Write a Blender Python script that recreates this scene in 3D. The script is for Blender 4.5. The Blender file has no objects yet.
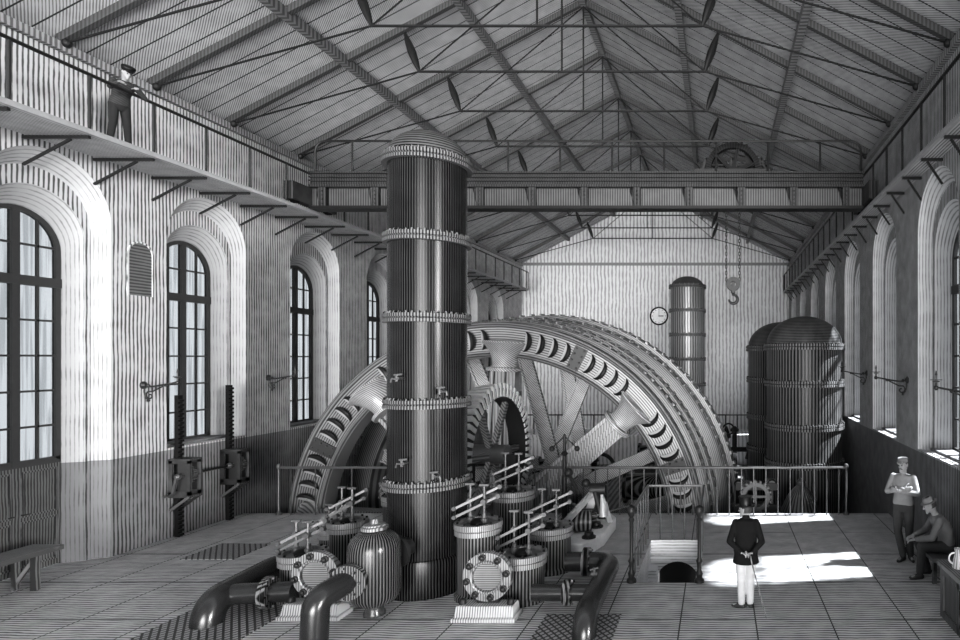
import bpy, bmesh, math, random
from math import sin, cos, pi, sqrt, atan2, radians
from mathutils import Vector, Matrix
random.seed(7)
S = bpy.context.scene
COL = S.collection

# ------------------------------------------------------------------ materials
MATS = {}
def node(nt, t, **kw):
    n = nt.nodes.new(t)
    for k, v in kw.items(): setattr(n, k, v)
    return n
def mth(nt, op, a=None, b=None, c=None, clamp=False):
    n = nt.nodes.new('ShaderNodeMath'); n.operation = op; n.use_clamp = clamp
    for i, v in enumerate((a, b, c)):
        if v is None: continue
        if isinstance(v, (int, float)): n.inputs[i].default_value = v
        else: nt.links.new(v, n.inputs[i])
    return n.outputs[0]
def g(v): return (v, v, v * 1.015, 1)
def mat(name, light, dark=None, mode=None, period=.08, rough=.7, metal=0.0, wob=.25, duty=.0, cross=False, spec=.4, extra=None):
    """engraved-looking surface: two greys alternating in fine ruled lines that belong to the surface"""
    if name in MATS: return MATS[name]
    m = bpy.data.materials.new(name); m.use_nodes = True; MATS[name] = m
    nt = m.node_tree; b = nt.nodes['Principled BSDF']
    b.inputs['Roughness'].default_value = rough; b.inputs['Metallic'].default_value = metal
    b.inputs['Specular IOR Level'].default_value = spec
    m.diffuse_color = g(light)
    if mode is None:
        b.inputs['Base Color'].default_value = g(light)
        nz = node(nt, 'ShaderNodeTexNoise'); nz.inputs['Scale'].default_value = 14
        tc = node(nt, 'ShaderNodeTexCoord'); nt.links.new(tc.outputs['Object'], nz.inputs['Vector'])
        mx = node(nt, 'ShaderNodeMix', data_type='RGBA')
        mx.inputs[6].default_value = g(light * .8); mx.inputs[7].default_value = g(min(1, light * 1.15))
        nt.links.new(nz.outputs['Fac'], mx.inputs[0]); nt.links.new(mx.outputs[2], b.inputs['Base Color'])
        return m
    tc = node(nt, 'ShaderNodeTexCoord')
    sp = node(nt, 'ShaderNodeSeparateXYZ'); nt.links.new(tc.outputs['Object'], sp.inputs[0])
    X, Y, Z = sp.outputs
    nz = node(nt, 'ShaderNodeTexNoise'); nz.inputs['Scale'].default_value = 1.3; nz.inputs['Detail'].default_value = 4
    nt.links.new(tc.outputs['Object'], nz.inputs['Vector'])
    def coord(md):
        if md == 'x': return X
        if md == 'y': return Y
        if md == 'z': return Z
        if md == 'xy': return mth(nt, 'ADD', X, Y)
        if md == 'xz': return mth(nt, 'ADD', X, Z)
        if md == 'd1': return mth(nt, 'ADD', Y, mth(nt, 'MULTIPLY', X, .9))
        if md == 'ang': return mth(nt, 'ARCTAN2', Y, X)
        if md == 'angz': return mth(nt, 'ARCTAN2', Z, X)
        if md == 'rad': return mth(nt, 'SQRT', mth(nt, 'ADD', mth(nt, 'MULTIPLY', X, X), mth(nt, 'MULTIPLY', Z, Z)))
    def lines(md, per):
        c = coord(md)
        c = mth(nt, 'ADD', c, mth(nt, 'MULTIPLY', nz.outputs['Fac'], wob * per * 3))
        s = mth(nt, 'SINE', mth(nt, 'MULTIPLY', c, 2 * pi / per))
        n2 = node(nt, 'ShaderNodeTexNoise'); n2.inputs['Scale'].default_value = 3.5; n2.inputs['Detail'].default_value = 6
        nt.links.new(tc.outputs['Object'], n2.inputs['Vector'])
        s = mth(nt, 'ADD', s, mth(nt, 'MULTIPLY', mth(nt, 'SUBTRACT', n2.outputs['Fac'], .5), .7 if mode in ('ang', 'rad') else 2.2))
        s = mth(nt, 'ADD', mth(nt, 'MULTIPLY', mth(nt, 'ADD', s, duty), 1.1), .5, clamp=True)
        return s
    s = lines(mode, period)
    if cross: s = mth(nt, 'MULTIPLY', s, lines(cross, period))
    mx = node(nt, 'ShaderNodeMix', data_type='RGBA')
    mx.inputs[6].default_value = g(dark); mx.inputs[7].default_value = g(light)
    nt.links.new(s, mx.inputs[0])
    out = mx.outputs[2]
    if extra: out = extra(nt, out, X, Y, Z)
    nt.links.new(out, b.inputs['Base Color'])
    return m
def mulc(nt, col, fac, dark):
    mx = node(nt, 'ShaderNodeMix', data_type='RGBA'); mx.inputs[7].default_value = g(dark)
    nt.links.new(fac, mx.inputs[0]); nt.links.new(col, mx.inputs[6]); return mx.outputs[2]
def dado(nt, col, X, Y, Z):   # darker painted dado up to 1.76 m
    f = mth(nt, 'LESS_THAN', Z, 1.76)
    mx = node(nt, 'ShaderNodeMix', data_type='RGBA', blend_type='MULTIPLY'); mx.inputs[7].default_value = g(.38)
    nt.links.new(f, mx.inputs[0]); nt.links.new(col, mx.inputs[6]); return mx.outputs[2]
def joints(sx, sy, ox, oy, w, dark):
    def f(nt, col, X, Y, Z):
        a = mth(nt, 'LESS_THAN', mth(nt, 'ABSOLUTE', mth(nt, 'SUBTRACT', mth(nt, 'FRACT', mth(nt, 'DIVIDE', mth(nt, 'SUBTRACT', X, ox), sx)), .5)), w / sx)
        b = mth(nt, 'LESS_THAN', mth(nt, 'ABSOLUTE', mth(nt, 'SUBTRACT', mth(nt, 'FRACT', mth(nt, 'DIVIDE', mth(nt, 'SUBTRACT', Y, oy), sy)), .5)), w * 1.2 / sy)
        return mulc(nt, col, mth(nt, 'MAXIMUM', a, b), dark)
    return f
def boards(nt, col, X, Y, Z):
    a = mth(nt, 'LESS_THAN', mth(nt, 'FRACT', mth(nt, 'DIVIDE', Y, .42)), .07)
    return mulc(nt, col, a, .02)

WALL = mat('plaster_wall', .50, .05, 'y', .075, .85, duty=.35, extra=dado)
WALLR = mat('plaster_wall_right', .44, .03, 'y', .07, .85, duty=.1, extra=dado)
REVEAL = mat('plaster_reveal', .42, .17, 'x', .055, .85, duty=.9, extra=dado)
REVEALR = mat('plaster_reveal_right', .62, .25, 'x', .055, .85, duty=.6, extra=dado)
BACKW = mat('plaster_back', .74, .34, 'x', .2, .85, duty=.3)
FLOOR = mat('floor_flags', .60, .08, 'y', .065, .55, duty=.25, spec=.3, wob=.6, extra=joints(1.03, 1.38, 2.06, 8.95, .010, .02))
PITF = mat('pit_floor', .22, .06, 'x', .2, .8)
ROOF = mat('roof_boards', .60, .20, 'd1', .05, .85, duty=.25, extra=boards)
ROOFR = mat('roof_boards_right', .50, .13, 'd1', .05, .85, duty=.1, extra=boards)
TIMBER = mat('rafter_iron', .07, .03, 'd1', .06, .6)
IRON = mat('dark_iron', .010, rough=.45, spec=.2)
BLACK = mat('black_iron', .004, rough=.5, spec=.15)
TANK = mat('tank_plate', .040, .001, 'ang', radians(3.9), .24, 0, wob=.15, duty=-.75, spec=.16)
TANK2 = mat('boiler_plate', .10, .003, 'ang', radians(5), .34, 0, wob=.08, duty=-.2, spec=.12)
CYL = mat('cylinder_plate', .12, .002, 'ang', radians(9), .35, 0, wob=.1, duty=-.3, spec=.1)
BAND = mat('band_iron', .14, .002, 'ang', radians(4), .4, 0, spec=.08)
RIMM = mat('rim_iron', .22, .04, 'rad', .06, .4, .25, wob=.1, duty=.1)
TREAD_ = mat('tread_iron', .30, .03, 'angz', radians(1.1), .45, .3, duty=.0)
GIRD = mat('girder_iron', .24, .06, 'xz', .07, .5, .2, wob=.1)
SPOKE = mat('spoke_iron', .30, .13, 'x', .07, .5, .2, wob=.1)
CRANE = mat('crane_iron', .04, .01, 'x', .075, .55, 0, wob=.1, spec=.15)
PIPE = mat('pipe_iron', .012, rough=.24, metal=0, spec=.5)
LIGHTIRON = mat('machined_iron', .36, rough=.4, metal=.2)
STEEL = mat('bright_steel', .075, rough=.35, metal=.4)
FACE = mat('flange_face', .24, .05, 'x', .035, .45, .2, wob=.1, duty=.3)
PLINTH = mat('plinth_iron', .42, .10, 'x', .035, .6, 0, wob=.1, duty=.5)
WOOD = mat('dark_wood', .12, .012, 'y', .045, .6, wob=.6)
WOODL = mat('bench_wood', .20, .05, 'x', .04, .6, wob=.6)
FRAME = mat('window_iron', .028, rough=.6)
CHECK = mat('checker_plate', .26, .02, 'xy', .16, .6, 0, wob=0, duty=-.1, extra=None)
WHITE = mat('white_enamel', .85, rough=.5)
STAIRW = mat('stair_wall', .85, .4, 'z', .06, .8, duty=.6)
SKIN = mat('skin', .26, rough=.6)
COAT = mat('coat_cloth', .005, rough=.9, spec=.1)
TROUW = mat('white_cloth', .5, rough=.8)
SHIRT = mat('shirt_cloth', .13, rough=.9)
TROUD = mat('dark_cloth', .035, rough=.9)
LEATH = mat('boot_leather', .02, rough=.5)
CAPC = mat('cap_cloth', .16, rough=.9)
HAIRM = mat('hair', .02, rough=.7)
BRASS = mat('lamp_metal', .02, rough=.4, metal=.3)
# checker plate: a diagonal lattice
def make_check():
    nt = CHECK.node_tree; b = nt.nodes['Principled BSDF']
    tc = node(nt, 'ShaderNodeTexCoord'); sp = node(nt, 'ShaderNodeSeparateXYZ'); nt.links.new(tc.outputs['Object'], sp.inputs[0])
    X, Y, Z = sp.outputs; a = mth(nt, 'ADD', X, mth(nt, 'MULTIPLY', Y, .8)); c = mth(nt, 'SUBTRACT', X, mth(nt, 'MULTIPLY', Y, .8))
    f1 = mth(nt, 'LESS_THAN', mth(nt, 'FRACT', mth(nt, 'DIVIDE', a, .105)), .34)
    f2 = mth(nt, 'LESS_THAN', mth(nt, 'FRACT', mth(nt, 'DIVIDE', c, .105)), .34)
    mx = node(nt, 'ShaderNodeMix', data_type='RGBA'); mx.inputs[6].default_value = g(.32); mx.inputs[7].default_value = g(.015)
    nt.links.new(mth(nt, 'MAXIMUM', f1, f2), mx.inputs[0]); nt.links.new(mx.outputs[2], b.inputs['Base Color'])
make_check()
def make_glass():
    m = bpy.data.materials.new('window_glass'); m.use_nodes = True; nt = m.node_tree
    nt.nodes.remove(nt.nodes['Principled BSDF'])
    tr = node(nt, 'ShaderNodeBsdfTransparent'); gl = node(nt, 'ShaderNodeBsdfGlossy'); gl.inputs['Roughness'].default_value = .1
    tc = node(nt, 'ShaderNodeTexCoord'); mp = node(nt, 'ShaderNodeMapping'); mp.inputs['Scale'].default_value = (1, 9, .35)
    nz = node(nt, 'ShaderNodeTexNoise'); nz.inputs['Scale'].default_value = 1.6; nz.inputs['Detail'].default_value = 3
    nt.links.new(tc.outputs['Object'], mp.inputs[0]); nt.links.new(mp.outputs[0], nz.inputs['Vector'])
    cr = node(nt, 'ShaderNodeValToRGB'); cr.color_ramp.elements[0].position = .42; cr.color_ramp.elements[0].color = (.46, .47, .48, 1)
    cr.color_ramp.elements[1].position = .56; cr.color_ramp.elements[1].color = (.57, .58, .59, 1)
    nt.links.new(nz.outputs['Fac'], cr.inputs[0]); nt.links.new(cr.outputs[0], tr.inputs['Color'])
    mx = node(nt, 'ShaderNodeMixShader'); mx.inputs[0].default_value = .04
    nt.links.new(tr.outputs[0], mx.inputs[1]); nt.links.new(gl.outputs[0], mx.inputs[2])
    nt.links.new(mx.outputs[0], nt.nodes['Material Output'].inputs[0]); return m
GLASS = make_glass()

# ------------------------------------------------------------------ mesh helpers
class MB:
    def __init__(s): s.v = []; s.f = []; s.mi = []; s.cur = 0
    def add(s, vs, fs):
        o = len(s.v); s.v += [Vector(p) for p in vs]; s.f += [[i + o for i in f] for f in fs]; s.mi += [s.cur] * len(fs); return s
    def box(s, x0, x1, y0, y1, z0, z1):
        if x0 > x1: x0, x1 = x1, x0
        if y0 > y1: y0, y1 = y1, y0
        if z0 > z1: z0, z1 = z1, z0
        v = [(x, y, z) for z in (z0, z1) for x, y in ((x0, y0), (x1, y0), (x1, y1), (x0, y1))]
        return s.add(v, [(3, 2, 1, 0), (4, 5, 6, 7), (0, 1, 5, 4), (1, 2, 6, 5), (2, 3, 7, 6), (3, 0, 4, 7)])
    def beam(s, a, b, w, h, up=(0, 0, 1)):
        a, b = Vector(a), Vector(b); d = (b - a).normalized(); up = Vector(up)
        if abs(d.dot(up)) > .98: up = Vector((0, 1, 0))
        r = d.cross(up).normalized() * w / 2; u = r.cross(d).normalized() * h / 2
        v = [p + i * r + j * u for p in (a, b) for i, j in ((-1, -1), (1, -1), (1, 1), (-1, 1))]
        return s.add(v, [(3, 2, 1, 0), (4, 5, 6, 7), (0, 1, 5, 4), (1, 2, 6, 5), (2, 3, 7, 6), (3, 0, 4, 7)])
    def tube(s, path, r, n=12, caps=True):
        P = [Vector(p) for p in path]; R = r if isinstance(r, (list, tuple)) else [r] * len(P)
        t = [(P[min(i + 1, len(P) - 1)] - P[max(i - 1, 0)]).normalized() for i in range(len(P))]
        ref = Vector((0, 0, 1)) if abs(t[0].z) < .9 else Vector((1, 0, 0))
        nrm = (ref - t[0] * ref.dot(t[0])).normalized(); vs = []
        for i, p in enumerate(P):
            nrm = (nrm - t[i] * nrm.dot(t[i])).normalized(); bn = t[i].cross(nrm)
            vs += [p + (nrm * cos(2 * pi * k / n) + bn * sin(2 * pi * k / n)) * R[i] for k in range(n)]
        fs = [(i * n + k, i * n + (k + 1) % n, (i + 1) * n + (k + 1) % n, (i + 1) * n + k) for i in range(len(P) - 1) for k in range(n)]
        if caps: fs += [tuple(range(n - 1, -1, -1)), tuple((len(P) - 1) * n + k for k in range(n))]
        return s.add(vs, fs)
    def lathe(s, prof, c=(0, 0, 0), axis=(0, 0, 1), n=48, sy=1.0):
        """prof: list of (radius, height along axis)"""
        c = Vector(c); ax = Vector(axis).normalized(); ref = Vector((1, 0, 0)) if abs(ax.x) < .9 else Vector((0, 0, 1))
        u = (ref - ax * ref.dot(ax)).normalized(); w = ax.cross(u); vs = []
        for r, h in prof:
            vs += [c + ax * h + (u * cos(2 * pi * k / n) + w * sin(2 * pi * k / n) * sy) * max(r, 1e-4) for k in range(n)]
        m = len(prof)
        fs = [(i * n + k, i * n + (k + 1) % n, (i + 1) * n + (k + 1) % n, (i + 1) * n + k) for i in range(m - 1) for k in range(n)]
        if prof[0] != prof[-1]:
            fs += [tuple(range(n - 1, -1, -1)), tuple((m - 1) * n + k for k in range(n))]
        return s.add(vs, fs)
    def cyl(s, c, r, h, axis=(0, 0, 1), n=32): return s.lathe([(r, 0), (r, h)], c, axis, n)
    def ring(s, c, r0, r1, h, axis=(0, 0, 1), n=64):
        return s.lathe([(r0, 0), (r1, 0), (r1, h), (r0, h), (r0, 0)], c, axis, n)
    def ball(s, c, rx, ry=None, rz=None, n=16, m=10):
        ry = ry or rx; rz = rz or rx; c = Vector(c); vs = []
        for i in range(m + 1):
            th = pi * i / m; rr = max(sin(th), 1e-3)
            vs += [c + Vector((rx * rr * cos(2 * pi * k / n), ry * rr * sin(2 * pi * k / n), -rz * cos(th))) for k in range(n)]
        fs = [(i * n + k, i * n + (k + 1) % n, (i + 1) * n + (k + 1) % n, (i + 1) * n + k) for i in range(m) for k in range(n)]
        fs += [tuple(range(n - 1, -1, -1)), tuple(m * n + k for k in range(n))]
        return s.add(vs, fs)
    def build(s, name, m, parent=None, smooth=True, bevel=0, at=None, angle=35):
        """vertices are in the world unless a parent is given, then relative to the thing's base"""
        me = bpy.data.meshes.new(name)
        off = Vector((0, 0, 0))
        if parent is not None:
            p = parent
            while p is not None: off += p.location; p = p.parent
        loc = Vector(at) if at is not None else Vector((0, 0, 0))
        if at is not None: off = Vector(at)
        me.from_pydata([tuple(v - off) for v in s.v], [], s.f); me.validate()
        ms = m if isinstance(m, (list, tuple)) else [m]
        for k in ms: me.materials.append(k)
        if len(ms) > 1 and len(s.mi) == len(me.polygons): me.polygons.foreach_set('material_index', s.mi)
        bm = bmesh.new(); bm.from_mesh(me); bmesh.ops.recalc_face_normals(bm, faces=bm.faces[:]); bm.to_mesh(me); bm.free()
        if smooth:
            me.polygons.foreach_set('use_smooth', [True] * len(me.polygons)); me.set_sharp_from_angle(angle=radians(angle))
        o = bpy.data.objects.new(name, me); COL.objects.link(o)
        if at is not None: o.location = loc
        if parent is not None: o.parent = parent
        if bevel:
            b = o.modifiers.new('bevel', 'BEVEL'); b.width = bevel; b.segments = 2; b.limit_method = 'ANGLE'
        return o
def tag(o, label=None, cat=None, group=None, kind=None):
    if label: o['label'] = label
    if cat: o['category'] = cat
    if group: o['group'] = group
    if kind: o['kind'] = kind
    return o
def thing(name, loc, label, cat, group=None):
    o = bpy.data.objects.new(name, None); COL.objects.link(o); o.location = loc; o.empty_display_size = .2
    return tag(o, label, cat, group)
def struct(o): o['kind'] = 'structure'; return o
def copy_tree(o, parent=None):
    c = o.copy(); COL.objects.link(c); c.parent = parent
    for ch in list(o.children):
        if not ch.name.startswith('~'): copy_tree(ch, c)
    return c
def arc(c, r, a0, a1, n, u=(1, 0, 0), v=(0, 0, 1)):
    c, u, v = Vector(c), Vector(u), Vector(v)
    return [c + (u * cos(a0 + (a1 - a0) * i / n) + v * sin(a0 + (a1 - a0) * i / n)) * r for i in range(n + 1)]
def fillet(pts, rad, n=8):
    P = [Vector(p) for p in pts]; out = [P[0]]
    for i in range(1, len(P) - 1):
        a = (P[i - 1] - P[i]).normalized(); b = (P[i + 1] - P[i]).normalized()
        for k in range(n + 1):
            t = k / n; p0 = P[i] + a * rad; p2 = P[i] + b * rad
            out.append(p0 * (1 - t) ** 2 + P[i] * 2 * t * (1 - t) + p2 * t * t)
    out.append(P[-1]); return out
ORD = ['first', 'second', 'third', 'fourth', 'fifth', 'sixth', 'seventh', 'eighth', 'ninth', 'tenth', 'eleventh', 'twelfth']

# ------------------------------------------------------------------ room dimensions (metres, camera at the origin, looking along +Y)
XL, XR, YB, YF = -10.98, 3.95, 33.6, 4.0
ZE, ZR, XC = 8.87, 12.85, -3.5
PE = 13.9            # edge of the raised front floor
WL = [9.85, 12.95, 16.4, 19.75, 23.1, 26.4, 29.7]
WR = [10.85, 14.3, 17.7, 21.1, 24.5, 27.9, 31.3]
PITZ = -6.4
RINGS = [(1.0, 7.03, 0.0), (.90, 6.75, .26), (.80, 6.45, .26), (.68, 6.12, .56)]

def arch_pts(cy, w, top, zb, n=20):
    zs = top - w
    return [(cy - w, zb)] + [(cy - w * cos(pi * i / n), zs + w * sin(pi * i / n)) for i in range(n + 1)] + [(cy + w, zb)]
def plate_with_arch(mb, X, ya, yb, z0, z1, cy, w, top, zb, n=20):
    zs = top - w
    def q(a, b, c, d): mb.add([(X, p[0], p[1]) for p in (a, b, c, d)], [(0, 1, 2, 3)])
    if zb > z0: q((ya, z0), (yb, z0), (yb, zb), (ya, zb))
    q((ya, zb), (cy - w, zb), (cy - w, zs), (ya, zs)); q((cy + w, zb), (yb, zb), (yb, zs), (cy + w, zs))
    ins = [(cy - w * cos(pi * i / n), zs + w * sin(pi * i / n)) for i in range(n + 1)]; outs = []
    for i in range(n + 1):
        dx, dz = -cos(pi * i / n), sin(pi * i / n)
        t = 1e9
        if dx < -1e-6: t = min(t, (cy - ya) / -dx)
        if dx > 1e-6: t = min(t, (yb - cy) / dx)
        if dz > 1e-6: t = min(t, (z1 - zs) / dz)
        outs.append((cy + dx * t, zs + dz * t))
    for i in range(n):
        vs = [ins[i], ins[i + 1], outs[i + 1], outs[i]]
        q(*vs)
        a, b = outs[i], outs[i + 1]
        if abs(a[0] - b[0]) > 1e-4 and abs(a[1] - b[1]) > 1e-4:   # corner
            cx = ya if a[0] < cy and b[0] < cy else yb
            mb.add([(X, a[0], a[1]), (X, b[0], b[1]), (X, cx, z1)], [(0, 1, 2)])
def strip(mb, p, xp, q_, xq):
    n = len(p)
    mb.add([(xp, a, b) for a, b in p] + [(xq, a, b) for a, b in q_], [(i, i + 1, n + i + 1, n + i) for i in range(n - 1)])
def side_wall(name, X, sgn, centres, mats, doors=()):
    mb = MB(); edges = [YF] + [(a + b) / 2 for a, b in zip(centres, centres[1:])] + [YB]
    for i, c in enumerate(centres):
        ya, yb = edges[i], edges[i + 1]; zb = 0.0 if i in doors else 1.8
        if i == 0:
            mb.cur = 0; mb.add([(X, YF, PITZ), (X, c - 1.5, PITZ), (X, c - 1.5, ZE), (X, YF, ZE)], [(0, 1, 2, 3)])
            mb.add([(X + sgn * .6, YF, PITZ), (X + sgn * .6, c - 1.5, PITZ), (X + sgn * .6, c - 1.5, ZE), (X + sgn * .6, YF, ZE)], [(0, 1, 2, 3)])
            ya = c - 1.5
        w, top, d = RINGS[0]; mb.cur = 0
        plate_with_arch(mb, X, ya, yb, PITZ, ZE, c, w, top, zb)
        for a, b in ((0, 1), (1, 2), (2, 3)):
            mb.cur = 0 if (a == 1) else 1
            pa, pb = arch_pts(c, RINGS[a][0], RINGS[a][1], zb), arch_pts(c, RINGS[b][0], RINGS[b][1], zb)
            strip(mb, pa, X + sgn * RINGS[a][2], pb, X + sgn * RINGS[b][2])
            if zb > 0:  # sill
                mb.add([(X + sgn * RINGS[a][2], c - RINGS[a][0], zb), (X + sgn * RINGS[a][2], c + RINGS[a][0], zb),
                        (X + sgn * RINGS[b][2], c + RINGS[b][0], zb), (X + sgn * RINGS[b][2], c - RINGS[b][0], zb)], [(0, 1, 2, 3)])
        mb.cur = 0; plate_with_arch(mb, X + sgn * .62, ya, yb, PITZ, ZE, c, RINGS[3][0], RINGS[3][1], zb)
        strip(mb, arch_pts(c, RINGS[3][0], RINGS[3][1], zb), X + sgn * .56, arch_pts(c, RINGS[3][0], RINGS[3][1], zb), X + sgn * .62)
    mb.add([(X, YF, ZE), (X, YB, ZE), (X + sgn * .62, YB, ZE), (X + sgn * .62, YF, ZE)], [(0, 1, 2, 3)])
    return struct(mb.build(name, mats, smooth=False))
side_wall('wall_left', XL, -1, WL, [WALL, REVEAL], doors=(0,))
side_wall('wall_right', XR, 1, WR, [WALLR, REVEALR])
# back gable wall
mb = MB(); O = [(XL - .6, PITZ), (XR + .6, PITZ), (XR + .6, ZE - .3), (XC, ZR + .05), (XL - .6, ZE - .3)]
mb.add([(x, YB, z) for x, z in O] + [(x, YB + .5, z) for x, z in O], [(0, 1, 2, 3, 4), (9, 8, 7, 6, 5)] + [(i, (i + 1) % 5, 5 + (i + 1) % 5, 5 + i) for i in range(5)])
struct(mb.build('wall_back', BACKW, smooth=False))
mb = MB(); mb.box(XL, XR, YB - .09, YB, ZE - .09, ZE + .06); struct(mb.build('trim_1', mat('trim_grey', .2), smooth=False))
for s_, x_ in ((1, XL), (-1, XR)):
    mb = MB(); mb.box(x_, x_ + s_ * .1, YF, YB - .1, ZE - .16, ZE - .02)
    struct(mb.build('trim_2' if s_ > 0 else 'trim_3', mat('trim_grey2', .3, .08, 'y', .08), smooth=False))
# roof: two boarded slopes
mb = MB()
for k, (xe, s_) in enumerate(((XL - .62, -1), (XR + .62, 1))):
    mb.cur = k
    slope = (ZR - ZE) / (XC - XL); ze = ZE - .62 * slope
    P = [(XC, ZR), (xe, ze), (xe, ze + .16), (XC, ZR + .16)]
    mb.add([(x, YF, z + .12) for x, z in P] + [(x, YB + .5, z + .12) for x, z in P], [(0, 1, 2, 3), (7, 6, 5, 4), (0, 1, 5, 4), (1, 2, 6, 5), (2, 3, 7, 6), (3, 0, 4, 7)])
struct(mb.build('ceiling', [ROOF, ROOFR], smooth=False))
# floor (raised front platform) with the stair opening
SX0, SX1, SY0, SY1 = -1.33, -.36, 9.62, 11.87
mb = MB()
for (x0, x1, y0, y1) in ((XL, SX0, YF, PE), (SX1, XR, YF, PE), (SX0, SX1, YF, SY0), (SX0, SX1, SY1, PE)):
    mb.box(x0 - (.6 if x0 == XL else 0), x1, y0, y1, -.25, 0)
struct(mb.build('floor', FLOOR, smooth=False))
mb = MB(); mb.box(XL, XR, PE - .3, PE - .02, PITZ, -.25); struct(mb.build('wall_pit_front', mat('pit_wall', .3, .08, 'x', .12), smooth=False))
mb = MB(); mb.box(XL, XR, PE, YB, PITZ - .2, PITZ); struct(mb.build('floor_wheel_pit', PITF, smooth=False))
PZ = -1.9
mb = MB(); mb.box(.75, XR, PE, 31, PZ - .2, PZ); mb.box(XL, .75, 18.9, 31, PZ - .2, PZ); struct(mb.build('floor_pit', PITF, smooth=False))
BZ = -.38
mb = MB(); mb.box(XL, XR, 31, YB, PZ - .3, BZ); mb.box(XL, XR, 30.9, 31.0, BZ - .12, BZ + .02)
struct(mb.build('floor_back_platform', mat('platform_face', .9, .5, 'x', .2, duty=.4), smooth=False))
# stairwell lining: far wall, side walls, treads, dark arched passage
mb = MB()
mb.box(SX0 - .12, SX0 + .004, SY0, SY1, -2.4, -.01); mb.box(SX1 - .004, SX1 + .12, SY0, SY1, -2.4, -.01)
mb.box(SX0 - .12, SX1 + .12, SY0 - .12, SY0, -2.4, -.25); mb.box(SX0 - .12, SX1 + .12, SY0 - .12, SY1 + .9, -2.5, -2.4)
n = 16; cx, rr, zt = -.80, .44, -.86
pts = [(cx - rr * cos(pi * i / n), zt + rr * sin(pi * i / n)) for i in range(n + 1)]
zz = -.005
for (p, q) in zip(pts, pts[1:]):
    mb.add([(p[0], SY1 - .015, p[1]), (q[0], SY1 - .015, q[1]), (q[0], SY1 - .015, zz), (p[0], SY1 - .015, zz)], [(0, 1, 2, 3)])
    mb.add([(p[0], SY1 - .015, p[1]), (q[0], SY1 - .015, q[1]), (q[0], SY1 + .9, q[1]), (p[0], SY1 + .9, p[1])], [(0, 1, 2, 3)])
for a, b in ((SX0, cx - rr), (cx + rr, SX1)): mb.add([(a, SY1 - .015, -2.4), (b, SY1 - .015, -2.4), (b, SY1 - .015, zz), (a, SY1 - .015, zz)], [(0, 1, 2, 3)])
struct(mb.build('wall_stairwell', STAIRW, smooth=False))
mb = MB(); mb.box(cx - rr, cx + rr, SY1 + .85, SY1 + .9, -2.4, -.25); struct(mb.build('wall_passage_end', BLACK, smooth=False))
st = thing('staircase', ((SX0 + SX1) / 2, SY1 - .3, -2.4), 'pale stone steps descending along the side of the railed floor opening', 'stairs')
MB().box(SX0 + .01, SX1 - .01, SY1 - .15, SY1 - .03, -.36, -.26).build('step', STAIRW, st, smooth=False)
for k in range(5):
    MB().box(SX0 + .005, SX0 + .16, SY1 - .17 - .3 * (k + 1), SY1 - .16 - .3 * k, -2.39, -.44 - .19 * k).build('step', STAIRW, st, smooth=False)

# ------------------------------------------------------------------ windows
def window(idx, X, sgn, c, door=False):
    nm = ('door_1' if door else 'window_%d' % idx)
    root = bpy.data.objects.new(nm, None); COL.objects.link(root); xw = X + sgn * .585; zb = 1.8
    root.location = (xw, c, 0 if door else zb); struct(root)
    w, top = RINGS[3][0], RINGS[3][1]; t = .035
    f = MB(); pi_, po = arch_pts(c, w - .08, top - .08, zb + .06), arch_pts(c, w, top, zb)
    n = len(pi_)
    for x in (xw - t, xw + t): strip(f, pi_, x, po, x)
    strip(f, pi_, xw - t, pi_, xw + t); strip(f, po, xw - t, po, xw + t)
    f.box(xw - t, xw + t, c - w, c + w, zb - .02, zb + .09)
    f.box(xw - t * 1.3, xw + t * 1.3, c - .055, c + .055, zb, top - .05)
    f.box(xw - t * 1.5, xw + t * 1.5, c - w, c + w, 4.82, 4.98)
    for yy in (c - w / 2, c + w / 2): f.box(xw - t * .6, xw + t * .6, yy - .016, yy + .016, zb, 5.44 + sqrt(w * w - w * w / 4) - .05)
    for z in (2.44, 3.04, 3.64, 4.24, 5.5): f.box(xw - t * .6, xw + t * .6, c - w + .03, c + w - .03, z - .017, z + .017)
    f.build('window_frame', FRAME, root, smooth=False)
    gl = MB(); pp = arch_pts(c, w - .05, top - .05, zb + .03)
    m_ = len(pp); gl.add([(xw - .004, a, b) for a, b in pp] + [(xw + .004, a, b) for a, b in pp],
        [tuple(range(m_)), tuple(range(2 * m_ - 1, m_ - 1, -1))] + [(i, (i + 1) % m_, m_ + (i + 1) % m_, m_ + i) for i in range(m_)])
    gl.build('glazing', GLASS, root, smooth=False)
    if door:
        for s_ in (-1, 1):
            d = MB(); y0, y1 = sorted((c + s_ * .002, c + s_ * w)); d.box(xw - .03, xw + .03, y0, y1, .02, zb - .02)
            for (z0, z1) in ((.15, .85), (.98, 1.68)):
                ya, yb = y0 + .1, y1 - .1
                d.box(xw + .03, xw + .05, ya - .03, yb + .03, z0 - .03, z0); d.box(xw + .03, xw + .05, ya - .03, yb + .03, z1, z1 + .03)
                d.box(xw + .03, xw + .05, ya - .03, ya, z0, z1); d.box(xw + .03, xw + .05, yb, yb + .03, z0, z1)
            dp_ = d.build('door_panel', WOOD, root, smooth=False)
            MB().tube([(xw + .05, c + s_ * .07, 1.0), (xw + .10, c + s_ * .07, 1.0), (xw + .10, c + s_ * .15, 1.0)], .012, 8).build('door_handle', BRASS, dp_)
    else:
        MB().box(xw - sgn * .40, xw, c - .84, c + .84, zb, zb + .05).build('window_sill', REVEAL, root, smooth=False)
k = 1
for i, c in enumerate(WL):
    window(k, XL, -1, c, door=(i == 0)); k += 0 if i == 0 else 1
for c in WR: window(k, XR, 1, c); k += 1
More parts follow.
